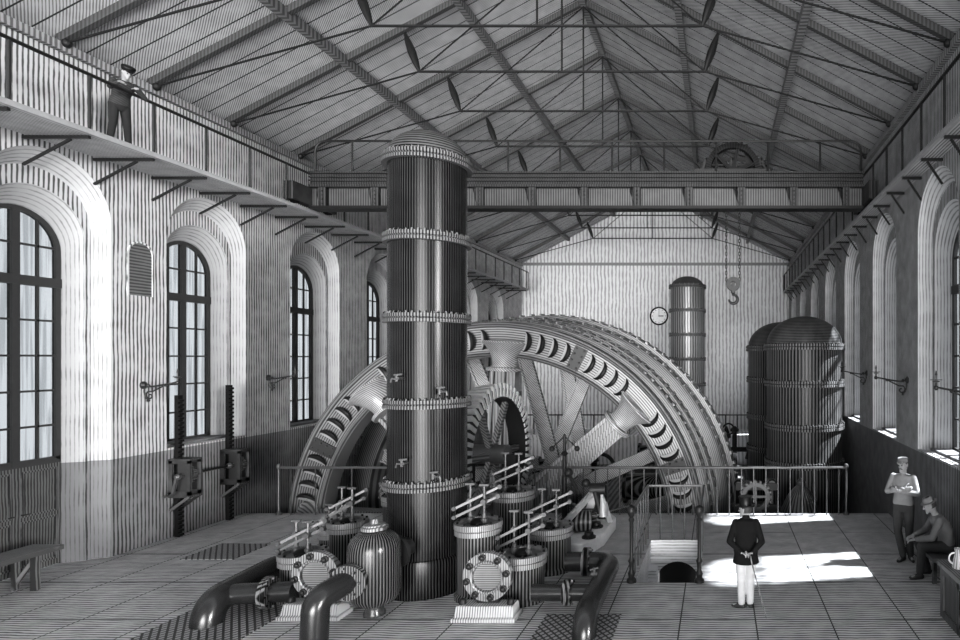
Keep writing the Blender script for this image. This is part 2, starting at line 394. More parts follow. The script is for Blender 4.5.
# blind niche in the left wall: a shallow arched recess panel
ni = MB(); c, w, top, zb = 11.4, .23, 5.78, 4.78
po, pi2 = arch_pts(c, w + .03, top + .03, zb - .03), arch_pts(c, w, top, zb)
strip(ni, po, XL + .02, pi2, XL + .02); strip(ni, po, XL, po, XL + .02); strip(ni, pi2, XL + .02, pi2, XL + .003)
ni.cur = 1; ni.add([(XL + .004, a, b) for a, b in pi2], [tuple(range(len(pi2)))])
struct(ni.build('trim_4', [WALL, mat('niche_dark', .12, .03, 'z', .06)], smooth=False))

# ------------------------------------------------------------------ roof trusses, purlins
TY = [8.4, 10.0, 11.6, 13.45, 15.6, 18.2, 21.1, 24.1, 27.0, 29.6, 32.2]
tr = thing('roof_truss', (XC, TY[0], ZE), None, 'roof truss', 'iron roof trusses')
y = TY[0]
for s_ in (-1, 1):
    xe = XL if s_ < 0 else XR
    hw = abs(xe - XC); xm = XC + s_ * hw * .47; zm = ZR - (ZR - ZE) * .47 ; xn, zn = XC + s_ * 3.2, 10.02
    MB().beam((xe - s_ * .02, y, ZE + .04), (XC + s_ * .0, y, ZR - .0), .11, .13).build('rafter', TIMBER, tr, smooth=False)
    a, b = Vector((xm, y, zm - .1)), Vector((xn, y, zn))
    MB().tube([a, a.lerp(b, .25), a.lerp(b, .5), a.lerp(b, .75), b], [.03, .075, .095, .075, .03], 10).build('strut', IRON, tr)
    MB().tube([(xe - s_ * .1, y, ZE - .02), b], .022, 6).build('tie_rod', IRON, tr)
    MB().tube([b, (XC, y, ZR - .12)], .018, 6).build('tie_rod', IRON, tr)
    MB().ball((xe - s_ * .12, y, ZE - .02), .075, .07, .08, 10, 6).build('rafter_shoe', IRON, tr)
MB().tube([(XC - 3.2, y, 10.02), (XC + 3.2, y, 10.02)], .03, 6).build('tie_bar', IRON, tr)
MB().tube([(XC, y, 10.02), (XC, y, ZR - .1)], .022, 6).build('king_rod', IRON, tr)
for i, yy in enumerate(TY):
    o = tr if i == 0 else copy_tree(tr)
    o.location.y = yy
    o['label'] = 'iron roof truss with thin tie rods, %s from the front' % ORD[i]
sl = (ZR - ZE) / (XC - XL)
for (fx, nm) in ((XL + 7.48 * .35, 'lower purlin on the left roof slope'), (XL + 7.48 * .69, 'upper purlin on the left roof slope'),
                 (XC, 'ridge beam at the top of the roof'), (XC + 7.45 * .35, 'upper purlin on the right roof slope'), (XC + 7.45 * .69, 'lower purlin on the right roof slope')):
    z = ZR - abs(fx - XC) * sl + .02
    o = MB(); o.box(fx - .075, fx + .075, YF, YB, z - .13, z + .06)
    tag(o.build('roof_purlin', mat('purlin_iron', .2, .06, 'y', .12), smooth=False), 'long grey timber ' + nm, 'beam', None)

# ------------------------------------------------------------------ gallery walkways along the side walls
def gallery(xw, xe, label, s_, y1=31.4):
    root = thing('gallery_walkway', (xe, YF, 7.2), label, 'walkway')
    d = MB(); d.box(xw, xe, YF, y1, 7.14, 7.2); d.build('deck', mat('deck_planks', .45, .13, 'x', .06), root, smooth=False)
    MB().box(xe - .03, xe + .03, YF, y1, 7.135, 7.215).build('edge_angle', mat('edge_light', .3), root, smooth=False)
    MB().tube([(xe, YF, 8.08), (xe, y1 - .02, 8.08)], .03, 8).build('hand_rail', IRON, root)
    yy = 8.4; k = 0; proto = None
    while yy < y1:
        if proto is None:
            pp = MB().tube([(xe, yy, 7.2), (xe, yy, 8.08)], .022, 8).build('rail_post', IRON, root)
            b = MB(); b.beam((xw, yy, 7.09), (xe, yy, 7.09), .045, .05); b.beam((xw, yy, 6.66), (xw + (xe - xw) * .72, yy, 7.06), .035, .035)
            bb = b.build('bracket', IRON, root, smooth=False); proto = (pp, bb, yy)
        else:
            for q in proto[:2]:
                c = q.copy(); COL.objects.link(c); c.parent = root; c.location.y = yy - proto[2]
        yy += 1.08
    MB().tube([(xe, y1 - .02, 7.2), (xe, y1 - .02, 8.08)], .022, 8).build('rail_post', IRON, root)
    return root
gallery(XL, -9.93, 'railed gallery walkway on brackets along the left wall', 1)
gallery(XR, 3.575, 'railed gallery walkway on brackets along the right wall', -1, 32.6)

# ------------------------------------------------------------------ travelling crane
CY = 14.6
cr = thing('travelling_crane', (XC, CY, 7.2), 'riveted iron travelling crane bridge spanning the hall between the walkways', 'crane')
x0, x1 = -9.85, 3.5
b = MB(); b.box(x0, x1, CY - .02, CY + .04, 7.26, 8.05); b.build('web_plate', mat('crane_web', .06, .004, 'x', .06, .55, .1, wob=.05), cr, smooth=False)
b = MB(); b.box(x0, x1, CY - .16, CY + .2, 7.2, 7.27); b.build('bottom_flange', BLACK, cr, smooth=False)
b = MB(); b.box(x0, x1, CY - .18, CY + .2, 7.72, 7.78); b.box(x0, x1, CY - .18, CY + .2, 8.05, 8.09); b.box(x0, x1, CY - .1, CY + .1, 7.78, 8.05)
b.box(x0, x1, CY - .18, CY - .15, 7.86, 7.89); b.box(x0, x1, CY - .18, CY - .15, 7.95, 7.98)
b.build('top_girder', mat('crane_top', .035, .003, 'x', .06, .55, 0, wob=.05, spec=.15), cr, smooth=False)
xx = x0 + .3
while xx < x1:
    q = MB(); q.box(xx - .09, xx + .09, CY - .13, CY - .02, 7.27, 7.72)
    q.add([(xx - .06, CY - .16, 7.27), (xx - .2, CY - .05, 7.72), (xx - .1, CY - .05, 7.72), (xx - .04, CY - .02, 7.27)], [(0, 1, 2, 3)])
    for zz in (7.33, 7.43, 7.53, 7.63): q.ball((xx, CY - .135, zz), .022, n=8, m=4)
    q.build('stiffener', CRANE, cr); xx += 1.265
rl = MB(); rl.tube(fillet([(x0 + .05, CY, 8.15), (x0 + .05, CY, 8.88), (x1 - .02, CY, 8.88), (x1 - .02, CY, 8.15)], .3), .03, 8)
rl.build('hand_rail', IRON, cr)
xx = x0 + .95
while xx < x1 - .2: MB().tube([(xx, CY, 8.13), (xx, CY, 8.88)], .024, 8).build('rail_post', IRON, cr); xx += 1.265
for s_, xa in ((1, x0), (-1, x1)):
    e = MB(); e.box(xa - .22 * (s_ > 0), xa + .22 * (s_ < 0), CY - .7, CY + .9, 7.3, 7.72)
    e.build('end_carriage', CRANE, cr, smooth=False)
    for yy in (CY - .5, CY + .7): MB().lathe([(.1, -.05), (.14, -.05), (.14, .05), (.1, .05)], (xa - s_ * .1, yy, 7.38), (1, 0, 0), 20).build('wheel', BLACK, cr)
# crab winch on the crane
wx = .37
wn = thing('crab_winch', (wx, CY, 8.15), 'toothed winch wheels sitting on top of the crane bridge', 'winch')
def gear(mb, c, r, w, teeth, axis=(0, 1, 0), tooth=.05, r_in=None, ang0=0):
    r_in = r_in or r * .82
    mb.ring(c, r_in, r, w, axis, 48); c = Vector(c); ax = Vector(axis).normalized()
    ref = Vector((1, 0, 0)) if abs(ax.x) < .9 else Vector((0, 0, 1)); u = (ref - ax * ref.dot(ax)).normalized(); v = ax.cross(u)
    for k in range(teeth):
        a = 2 * pi * k / teeth + ang0; d = u * cos(a) + v * sin(a)
        mb.beam(c + d * (r - .01) + ax * w / 2, c + d * (r + tooth) + ax * w / 2, w, 2 * pi * r / teeth * .5, ax.cross(d))
m_ = MB(); m_.ring((wx, CY + .30, 8.28), .55, .68, .16, (0, 1, 0)); m_.lathe([(.1, 0), (.1, .2)], (wx, CY + .28, 8.28), (0, 1, 0), 20)
for k in range(6): a = pi * k / 6 * 2 + .3; m_.beam((wx, CY + .38, 8.28), (wx + .58 * cos(a), CY + .38, 8.28 + .58 * sin(a)), .05, .09)
m_.build('drum_wheel', mat('winch_iron', .02, .003, 'angz', .09, spec=.06), wn)
m_ = MB(); gear(m_, (wx + .04, CY + .52, 8.62), .42, .08, 22, tooth=.07, r_in=.3); m_.beam((wx - .36, CY + .56, 8.62), (wx + .44, CY + .56, 8.62), .04, .09); m_.build('spur_gear', BLACK, wn)
for px_, pz_, pr_ in ((.62, 8.45, .2), (-.66, 8.34, .17), (.84, 8.28, .14)):
    m_ = MB(); gear(m_, (wx + px_, CY + .5, pz_), pr_, .1, 12, tooth=.05, r_in=.04); m_.build('pinion', BLACK, wn)
m_ = MB(); m_.box(wx - .95, wx + .9, CY + .1, CY + .14, 8.15, 8.24)
for q in (-.66, .72, 0): m_.beam((wx + q - .15, CY + .46, 8.15), (wx + q, CY + .46, 8.62), .05, .06); m_.beam((wx + q + .15, CY + .46, 8.15), (wx + q, CY + .46, 8.62), .05, .06)
m_.tube([(wx - .7, CY + .46, 8.45), (wx + .8, CY + .46, 8.45)], .03, 8)
m_.build('side_frame', IRON, wn, smooth=False)
# chain, block and hook
hk = thing('hoist_block', (wx, CY, 4.9), 'chain hoist block with hook hanging below the crane', 'hook')
def chain(mb, x, z0, z1):
    z = z1; k = 0
    while z > z0:
        pts = [(x + (.022 * cos(t) if k % 2 else 0), CY + (0 if k % 2 else .022 * cos(t)), z - .05 + .052 * sin(t)) for t in [2 * pi * i / 10 for i in range(11)]]
        mb.tube(pts, .009, 5, caps=False); z -= .078; k += 1
for q in (-.17, .15):
    c_ = MB(); chain(c_, wx + q, 5.42, 7.2); c_.build('chain', IRON, hk)
m_ = MB(); m_.lathe([(.06, -.06), (.17, -.06), (.14, 0), (.17, .06), (.06, .06), (.06, -.06)], (wx, CY, 5.4), (0, 1, 0), 28); m_.ring((wx, CY - .07, 5.4), .09, .17, .02, (0, 1, 0), 28); m_.build('pulley', IRON, hk)
m_ = MB(); m_.cyl((wx, CY - .08, 5.4), .045, .16, (0, 1, 0), 16); m_.beam((wx, CY - .075, 5.42), (wx, CY - .075, 5.18), .07, .012, (0, 1, 0)); m_.beam((wx, CY + .075, 5.42), (wx, CY + .075, 5.18), .07, .012, (0, 1, 0)); m_.build('cheek_plate', IRON, hk)
m_ = MB(); P = [(wx, CY, 5.24), (wx, CY, 5.16)] + [tuple(p) for p in arc((wx, CY, 5.03), .105, pi / 2 + .2, pi / 2 - 2 * pi * .74, 16)]
m_.tube(P, [.03, .03] + [.02 + .022 * sin(pi * i / 16) for i in range(17)], 10); m_.ball((wx, CY, 5.2), .055, n=12, m=8); m_.build('hook', IRON, hk)

# ------------------------------------------------------------------ riveted vertical vessels
def vessel(name, loc, r, bands, ztop, zdome, label, cat, mt, nb=40, bandh=.13, flange=.07, base=0):
    x, y, z = loc; t = thing(name, loc, label, cat)
    body = [(r, 0), (r, zdome - z)]
    MB().lathe(body, loc, n=96).build('shell', mt, t)
    hgt = ztop - zdome
    MB().lathe([(r * 1.0 * cos(a) + .001, hgt * sin(a) + zdome - z) for a in [pi / 2 * i / 14 for i in range(15)]], loc, n=64).build('dome', mat('dome_plate', .08, .002, 'z', .045, .4, 0, wob=.05, spec=.06), t)
    for i, zb in enumerate(bands):
        fl = flange * (1.1 if i == 0 else .9)
        m = MB(); m.lathe([(r - .01, zb - z - bandh / 2), (r + fl, zb - z - bandh / 2), (r + fl, zb - z - .015), (r + fl * .6, zb - z), (r + fl, zb - z + .015), (r + fl, zb - z + bandh / 2), (r - .01, zb - z + bandh / 2)], loc, n=64)
        for k in range(nb):
            a = 2 * pi * (k + .5) / nb; c = Vector((x + (r + fl * .5) * cos(a), y + (r + fl * .5) * sin(a), zb + bandh / 2))
            m.lathe([(.024, -.005), (.024, .02), (.012, .035)], c, n=6)
        m.build('flange_band', BAND, t, angle=30)
    return t
main = vessel('air_vessel', (-4.59, 9.5, 0), .575, [6.66, 5.44, 4.21, 2.90, 1.66], 7.17, 6.72, 'tall black riveted air vessel, the cylinder standing in the foreground', 'pressure vessel', TANK)
m = MB(); m.lathe([(.57, 0), (.635, 0), (.635, .50), (.62, .56), (.57, .57)], (-4.59, 9.5, 0), n=96); m.build('base_ring', TANK, main)
def cock(parent, x, y, z, dx):
    m = MB(); m.cyl((x, y - .12, z), .018, .14, (0, 1, 0), 10); m.cyl((x - .03, y - .1, z - .045), .022, .09, n=10)
    m.beam((x - .07, y - .1, z + .05), (x + .05, y - .1, z + .06), .02, .025); m.tube([(x, y - .11, z - .01), (x + dx * .09, y - .13, z), (x + dx * .1, y - .13, z - .06)], .014, 8)
    return m.build('gauge_cock', STEEL, parent)
for q in ((-4.62, 3.38), (-4.42, 3.52)): pass
cock(main, -4.7, 8.93, 3.3, -1); cock(main, -4.62, 8.92, 2.05, -1); cock(main, -4.22, 9.04, 1.84, 1); cock(main, -4.14, 9.08, 3.1, 1)
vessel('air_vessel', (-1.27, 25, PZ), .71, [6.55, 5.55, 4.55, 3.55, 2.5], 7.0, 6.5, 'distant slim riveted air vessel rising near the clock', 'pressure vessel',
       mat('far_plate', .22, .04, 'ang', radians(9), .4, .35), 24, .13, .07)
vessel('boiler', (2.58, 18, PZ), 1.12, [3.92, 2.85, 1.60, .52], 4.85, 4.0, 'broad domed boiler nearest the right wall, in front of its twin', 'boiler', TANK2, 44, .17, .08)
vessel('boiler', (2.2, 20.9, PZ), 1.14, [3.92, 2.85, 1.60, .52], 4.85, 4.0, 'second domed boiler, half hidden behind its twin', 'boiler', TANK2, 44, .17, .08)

# ------------------------------------------------------------------ the great flywheel
WX, WY, WZ = -5.57, 15.0, -.7
BX, BY, BZc, BR = -5.04, 17.9, -.82, 5.72
fw = thing('flywheel', (WX, WY, WZ), 'giant iron flywheel with trumpet-ended spokes rising out of its pit', 'wheel')
FR, FI = 5.2, 4.33
m = MB(); m.lathe([(FI, 0), (FI + .06, -.07), (FI + .12, 0), (FR - .14, 0), (FR - .08, -.06), (FR, 0), (FR, .5), (FI, .5), (FI, 0)], (WX, WY, WZ), (0, 1, 0), 160)
m.build('rim', RIMM, fw)
# tread of the drum, stepping from the front rim back to the larger toothed ring
prof = []; NB = 6
def ringpt(t, r, a):
    return Vector((WX + (BX - WX) * t + r * sin(a), WY + (BY - WY) * t, WZ + (BZc - WZ) * t + r * cos(a)))
n = 180
def drum(steps, nm, rows):
    vs = [ringpt(t, r, 2 * pi * k / n) for t, r in steps for k in range(n)]; ns = len(steps)
    m = MB(); m.add(vs, [(i * n + k, i * n + (k + 1) % n, ((i + 1) % ns) * n + (k + 1) % n, ((i + 1) % ns) * n + k) for i in range(ns) for k in range(n)])
    m.cur = 1
    for (t0, t1, r, nt_) in rows:
        for k in range(-nt_ // 3, nt_ // 3):
            a = 2 * pi * (k + .5 * (t0 > .5)) / nt_
            m.beam(ringpt(t0, r, a), ringpt(t1, r + .015, a), .09, .07, ringpt(0, 1, a) - ringpt(0, 0, a))
    return m.build(nm, [mat('drum_iron', .20, .04, 'rad', .05, .45, .3, wob=.2, duty=.1), mat('tooth_iron', .34, .06, 'y', .05, .5)], fw)
drum([(.17, 5.16), (.19, 5.28), (.25, 5.3), (.26, 5.24), (.32, 5.28), (.33, 5.36), (.40, 5.4), (.40, 5.0), (.17, 4.85)], 'front_tread', [(.195, .245, 5.30, 120), (.335, .395, 5.38, 120)])
drum([(.76, 5.42), (.78, 5.5), (.86, 5.56), (.87, 5.48), (.91, 5.5), (.92, 5.66), (1.0, 5.70), (1.0, 4.9), (.76, 4.9)], 'rear_tread', [(.785, .855, 5.53, 120), (.925, .99, 5.68, 120)])
# crescent scoops and joint plates around the face
for s in range(8):
    base = radians(3 + 45 * s)
    for j in range(9):
        a = base + radians(4.5 + (j + .5) * 4.0)
        aa = (a + pi) % (2 * pi) - pi
        if abs(aa) > radians(112): continue
        c = Vector((WX + 4.76 * sin(a), WY, WZ + 4.76 * cos(a))); rad = Vector((sin(a), 0, cos(a))); tan = Vector((cos(a), 0, -sin(a)))
        if abs(j - 4) < .1:
            m = MB(); N_ = 6
            a0, a1 = a - radians(1.9), a + radians(1.9)
            P = [(WX + r * sin(q), WZ + r * cos(q)) for r, q in ((FI + .13, a0), (FI + .13, a1), (FR - .15, a1), (FR - .15, a0))]
            m.add([(x, WY - .05, z) for x, z in P] + [(x, WY, z) for x, z in P], [(0, 1, 2, 3), (0, 1, 5, 4), (1, 2, 6, 5), (2, 3, 7, 6), (3, 0, 4, 7)])
            for u in (-.1, .1):
                for v in (-.24, -.08, .08, .24):
                    p = c + tan * u + rad * v; m.ball((p.x, WY - .055, p.z), .03, n=8, m=5)
            m.build('joint_plate', mat('joint_plate', .02, rough=.5), fw); continue
        sg = 1
        m = MB(); P = [c + rad * .24 * cos(q) * 1.0 + tan * sg * (.15 * sin(q) - .05) + Vector((0, -.02 - .09 * sin(q), 0)) for q in [pi * i / 10 for i in range(11)]]
        m.tube(P, [.008 + .05 * sin(pi * i / 10) for i in range(11)], 8)
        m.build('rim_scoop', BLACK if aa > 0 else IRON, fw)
        # shallow pocket shell behind each crescent
        m = MB()
        o_ = len(m.v); m.add([c + tan * sg * -.02 + Vector((0, -.09, 0))] + [p for p in P], [(0, i + 1, i + 2) for i in range(10)])
        m.build('rim_pocket', mat('pocket_iron', .30, rough=.5), fw)
# spokes with trumpet ends
for s in range(8):
    a = radians(3 + 46 * s if s < 2 else 3 + 45 * s); rad = Vector((sin(a), 0, cos(a))); tan = Vector((cos(a), 0, -sin(a))); C0 = Vector((WX, WY + .1, WZ))
    m = MB()
    m.beam(C0 + rad * .8, C0 + rad * 4.1, .10, .62, tan)    # web
    for q in (-.27, .27): m.beam(C0 + rad * .8 + tan * q, C0 + rad * 4.1 + tan * q, .09, .34, Vector((0, 1, 0)))
    m.beam(C0 + rad * .8, C0 + rad * 4.1, .34, .12, tan)
    m.build('spoke', SPOKE, fw, smooth=False)
    up = [(.30, 3.98), (.43, 3.98), (.43, 4.06), (.30, 4.08), (.30, 4.2), (.33, 4.36), (.40, 4.5), (.50, 4.62), (.58, 4.68), (.56, 4.72), (.2, 4.74), (.05, 4.74)]
    m = MB(); m.lathe(up, C0 + Vector((0, -.05, 0)), rad, 32)
    m.build('spoke_trumpet', mat('trumpet_iron', .42, .13, 'xz', .06, .4, .1), fw)
# rear crossed spokes
for q4 in range(4):
    for an, (rx_, rz_) in ((-6.6, (.73, .2)), (5.5, (1.3, .2)), (18.7, (-.2, .25)), (64.5, (.1, .3))):
        R_ = Matrix.Rotation(q4 * pi / 2, 3, 'Y'); a = radians(an); tt = {-6.6: .80, 5.5: .93, 18.7: .865, 64.5: .9}[an]
        c_ = ringpt(tt, 0, 0); h = c_ + R_ @ Vector((rx_, 0, rz_)); e = c_ + R_ @ Vector((4.95 * sin(a), 0, 4.95 * cos(a)))
        d_ = (e - h).normalized(); m = MB(); m.beam(h, e, .34, .05, Vector((0, 1, 0)))
        sd_ = d_.cross(Vector((0, 1, 0))).normalized() * .17
        m.beam(h + sd_, e + sd_, .05, .16, Vector((0, 1, 0))); m.beam(h - sd_, e - sd_, .05, .16, Vector((0, 1, 0)))
        m.build('cross_brace', mat('brace_iron', .36, .10, 'xz', .07, .5, .1, wob=.1, duty=.2), fw, smooth=False)
m = MB(); m.lathe([(.3, -.5), (.95, -.5), (1.05, -.3), (1.05, .3), (.8, .5), (.6, 1.5), (.9, 2.4), (1.0, 3.0), (.3, 3.0)], (WX, WY + .1, WZ), (.13, 1, -.04), 48); m.build('hub', RIMM, fw)
MB().cyl((WX, WY - .7, WZ), .28, 4.5, (.13, 1, -.04)).build('axle', STEEL, fw)
# pedestal bearing the axle down in the pit
pb = thing('bearing_pedestal', (WX + .5, 18.95, PZ), 'iron pedestal carrying the flywheel axle behind the wheel', 'pedestal')
m = MB(); m.box(WX + .0, WX + 1.1, 18.95, 19.7, PZ, -1.25); m.lathe([(.62, 0), (.62, .5)], (WX + .53, 19.1, -.86), (0, 1, 0)); m.build('bearing_block', GIRD, pb)

# toothed ring gear standing on the front floor behind the air vessel
gx, gy, gz, gr = -4.66, 12.35, 1.62, 1.42
ax = Vector((.994, -.11, 0)).normalized()
rg = thing('ring_gear', (gx, gy, 0), 'tall toothed ring gear just right of the foreground air vessel', 'gear')
C0 = Vector((gx, gy, gz)) - ax * .2
m = MB(); m.ring(C0, gr - .24, gr - .05, .4, ax, 72); m.build('gear_rim', IRON, rg)
m = MB()
u = Vector((0, 0, 1)); v = ax.cross(u)
for k in range(54):
    a = 2 * pi * k / 54; d = u * cos(a) + v * sin(a)
    m.beam(C0 + d * (gr - .06) - ax * .02, C0 + d * (gr + .0) + ax * .42, .075, .1, d)
m.build('gear_teeth', mat('tooth_light', .5, rough=.5), rg, smooth=False)
m = MB(); 
for k in range(54):
    a = 2 * pi * k / 54; d = u * cos(a) + v * sin(a)
    m.beam(C0 + d * (gr - .23) + ax * .41, C0 + d * (gr - .04) + ax * .41, .03, .08, v * cos(a) - u * sin(a))
m.build('tooth_face', mat('tooth_light', .5), rg, smooth=False)
for k in range(3):
    a = pi * k / 3 + .5; d = u * cos(a) + v * sin(a)
    MB().beam(C0 + ax * .2 - d * (gr - .2), C0 + ax * .2 + d * (gr - .2), .12, .1, ax).build('gear_arm', GIRD, rg, smooth=False)
m = MB(); m.cyl(C0 - ax * .15, .2, .7, ax, 24); m.build('gear_hub', STEEL, rg)
m = MB()
for q in (-.35, .6): p = C0 + ax * q; m.beam((p.x - .0, p.y, 0), (p.x, p.y, gz - .0), .16, .3, ax)
m.box(gx - .6, gx + .6, gy - .3, gy + .3, 0, .12); m.build('stand', IRON, rg, smooth=False)

# ------------------------------------------------------------------ pump cylinders with valve gear
def pump_cylinder(x, y, r, h, label, gear_h=.5, lean=1, tall=False):
    t = thing('pump_cylinder', (x, y, 0), label, 'pump cylinder', 'valve cylinders around the air vessel')
    MB().lathe([(r * 1.02, 0), (r * 1.02, .06), (r * .9, .1), (r * .9, h - .16)], (x, y, 0), n=48).build('barrel', CYL, t)
    m = MB(); m.lathe([(r * .9, h - .17), (r, h - .17), (r, h - .1), (r * .95, h - .09), (r * 1.02, h - .08), (r * 1.02, h), (r * .80, h), (r * .78, h - .05), (.02, h - .05)], (x, y, 0), n=48)
    rf = m.build('rim_flange', mat('rim_flange', .26, .04, 'ang', radians(5), .4, .2, wob=.05, duty=.2), t)
    for k in range(10): a = 2 * pi * k / 10; MB().lathe([(.02, 0), (.02, .03)], (x + r * .9 * cos(a), y + r * .9 * sin(a), h), n=6).build('bolt', BLACK, rf)
    MB().lathe([(.12, 0), (.12, .05), (.06, .09)], (x, y, h - .05), n=20).build('stuffing_box', BLACK, t)
    for q in (-.42, .28):
        m = MB(); px, py = x + q * r, y - .1 * q
        m.tube([(px, py, h - .05), (px, py, h + gear_h)], .018, 8); m.beam((px - .07, py, h + gear_h), (px + .07, py, h + gear_h), .04, .03)
        m.lathe([(.05, 0), (.05, .08), (.03, .1), (.03, .16)], (px, py, h - .04), n=14); m.cyl((px - .0, py - .05, h + gear_h * .55), .04, .1, (0, 1, 0), 12)
        m.build('valve_rod', STEEL, t)
    for q, zz in ((-.02, .38), (.05, .62)):
        m = MB(); a = Vector((x - r * 1.0, y - .07, h + gear_h * zz - .14)); b = Vector((x + r * .85, y + .05 + q, h + gear_h * zz + .16))
        m.beam(a, b, .022, .036); m.cyl(a - Vector((0, .03, 0)), .03, .06, (0, 1, 0), 12); m.cyl(b - Vector((0, .03, 0)), .035, .06, (0, 1, 0), 12)
        m.build('valve_lever', STEEL, t)
    return t
pump_cylinder(-3.63, 9.10, .34, 1.13, 'pump cylinder tight against the right side of the black air vessel', .55)
pump_cylinder(-2.92, 8.98, .345, .70, 'low pump cylinder behind the right round flange cover', .6)
pump_cylinder(-2.86, 10.25, .375, .75, 'pump cylinder beside the white bed plate', .6)
pump_cylinder(-3.75, 11.0, .385, 1.2, 'rearmost tall pump cylinder in front of the ring gear', .65)
pump_cylinder(-6.22, 9.0, .32, .70, 'pump cylinder behind the left round flange cover', .45)
pump_cylinder(-6.35, 10.3, .31, .82, 'pump cylinder between the bell vessel and the flywheel', .55)
pump_cylinder(-7.05, 11.0, .25, .50, 'smallest pump cylinder, leftmost of the rear pair', .4)
pump_cylinder(-6.15, 11.5, .27, .98, 'slim pump cylinder peeping out left of the black air vessel', .6)

def round_cover(x, y, z, r, label):
    t = thing('flange_cover', (x, y, 0), label, 'flange cover')
    m = MB(); m.lathe([(.02, .04), (r * .58, .04), (r * .60, -.02), (r * .66, -.03), (r * .70, 0), (r, 0), (r, .1), (r * .75, .1), (r * .75, .22), (.02, .22)], (x, y, z), (0, 1, 0), 56)
    cring = m.build('cover_ring', FACE, t)
    MB().lathe([(.01, -.01), (r * .57, -.01), (r * .57, .05), (.01, .05)], (x, y + .03, z), (0, 1, 0), 40).build('cover_plate', mat('cover_plate', .2, .04, 'z', .03, .5, wob=.1), t)
    for k in range(8):
        a = 2 * pi * k / 8 + .2; c = (x + r * .84 * cos(a), y - .0, z + r * .84 * sin(a))
        MB().lathe([(.048, 0), (.048, -.03), (.034, -.035), (.030, -.06), (.012, -.07)], c, (0, 1, 0), 10).build('bolt', IRON, cring)
    m = MB(); w = r * 1.32; zt = .2
    P = lambda w0, z0, y0, y1: [(x - w0, y0, z0), (x + w0, y0, z0), (x + w0, y1, z0), (x - w0, y1, z0)]
    L = [P(w, 0, y - .16, y + .2), P(w, .05, y - .16, y + .2), P(w * .92, .06, y - .12, y + .17), P(w * .88, zt, y - .09, y + .15)]
    vs = [p for l in L for p in l]; fs = [(0, 1, 2, 3), (15, 14, 13, 12)]
    for i in range(3): fs += [(i * 4 + k, i * 4 + (k + 1) % 4, i * 4 + 4 + (k + 1) % 4, i * 4 + 4 + k) for k in range(4)]
    m.add(vs, fs); m.build('pedestal', PLINTH, t, smooth=False, bevel=.008)
    MB().box(x - r * .45, x + r * .45, y + .03, y + .14, zt, z - r * .5).build('saddle', IRON, t, smooth=False)
    for q in (-1, 1):
        m = MB(); m.lathe([(.05, 0), (.05, .04), (.035, .07), (.01, .08)], (x + q * w * .75, y - .0, zt), n=10); m.build('hold_down_bolt', IRON, t)
    return t
round_cover(-3.20, 8.3, .565, .335, 'large bolted round flange cover on a pale plinth, right of the air vessel')
round_cover(-5.62, 8.36, .57, .325, 'large bolted round flange cover on a pale plinth, left of the bell vessel')

# bell-shaped vessel
bv = thing('bell_vessel', (-4.82, 8.42, 0), 'bell-shaped iron receiver in front of the tall air vessel', 'vessel')
MB().lathe([(.10, .0), (.14, .0), (.14, .04), (.12, .08), (.12, .14), (.26, .19), (.325, .28), (.335, .36), (.335, .93), (.325, 1.0), (.29, 1.09), (.2, 1.17), (.10, 1.19), (.10, 1.22)], (-4.82, 8.42, 0), n=56).build('body', mat('bell_plate', .07, .003, 'ang', radians(7), .25, 0, wob=.08, duty=-.3, spec=.3), bv)
m = MB(); m.lathe([(.17, 1.2), (.17, 1.24), (.14, 1.25), (.14, 1.27), (.05, 1.28), (.03, 1.34), (.01, 1.34)], (-4.82, 8.42, 0), n=24); m.build('top_cap', FACE, bv)
m = MB(); m.tube([(-4.72, 8.58, .78), (-4.58, 8.9, .82)], .13, 20); m.ring((-4.66, 8.68, .80), .12, .24, .05, (.4, .95, .1), 32); m.build('neck_pipe', IRON, bv)
m = MB(); P = fillet([(-4.93, 8.3, .6), (-4.98, 8.0, .6), (-5.13, 7.66, .52), (-5.13, 7.62, -.0)], .16); m.tube(P, .16, 24); m.build('drain_pipe', PIPE, bv)
m = MB(); m.lathe([(.12, 0), (.235, 0), (.235, .05), (.2, .055), (.235, .06), (.235, .11), (.12, .11)], (-4.96, 8.08, .6), (.17, -1, 0), 32)
for k in range(8): a = 2 * pi * k / 8; m.ball((-4.98 + .2 * cos(a), 7.96, .6 + .2 * sin(a)), .022, n=8, m=5)
m.build('pipe_flange', BAND, bv)

# fat pipes diving through the floor
def pipe_flange(mb, c, ax, r):
    mb.lathe([(r * .9, -.05), (r * 1.45, -.05), (r * 1.45, -.005), (r * 1.3, 0), (r * 1.45, .005), (r * 1.45, .05), (r * .9, .05)], c, ax, 32)
    ax = Vector(ax).normalized(); ref = Vector((0, 0, 1)) if abs(ax.z) < .9 else Vector((1, 0, 0)); u = (ref - ax * ref.dot(ax)).normalized(); v = ax.cross(u)
    for k in range(8): p = Vector(c) + (u * cos(k * pi / 4) + v * sin(k * pi / 4)) * r * 1.3 + ax * .06; mb.ball(p, .02, n=6, m=4)
sp_ = thing('suction_pipe', (-6.88, 8.0, 0), 'fat dark pipe bending down into the floor at the left foreground', 'pipe')
MB().tube(fillet([(-6.45, 9.6, .34), (-6.88, 9.4, .34), (-6.90, 8.14, .28), (-6.90, 8.10, -.02)], .24, 10), .19, 32).build('pipe_body', PIPE, sp_)
MB().tube([(-6.8, 8.38, .3), (-6.0, 8.5, .3)], .14, 24).build('branch_pipe', PIPE, sp_)
m = MB(); pipe_flange(m, (-6.33, 8.45, .3), (1, .15, 0), .15); m.build('pipe_flange', BAND, sp_)
dp = thing('delivery_pipe', (-1.72, 7.6, 0), 'fat dark pipe elbowing down into the floor left of the stair railing', 'pipe')
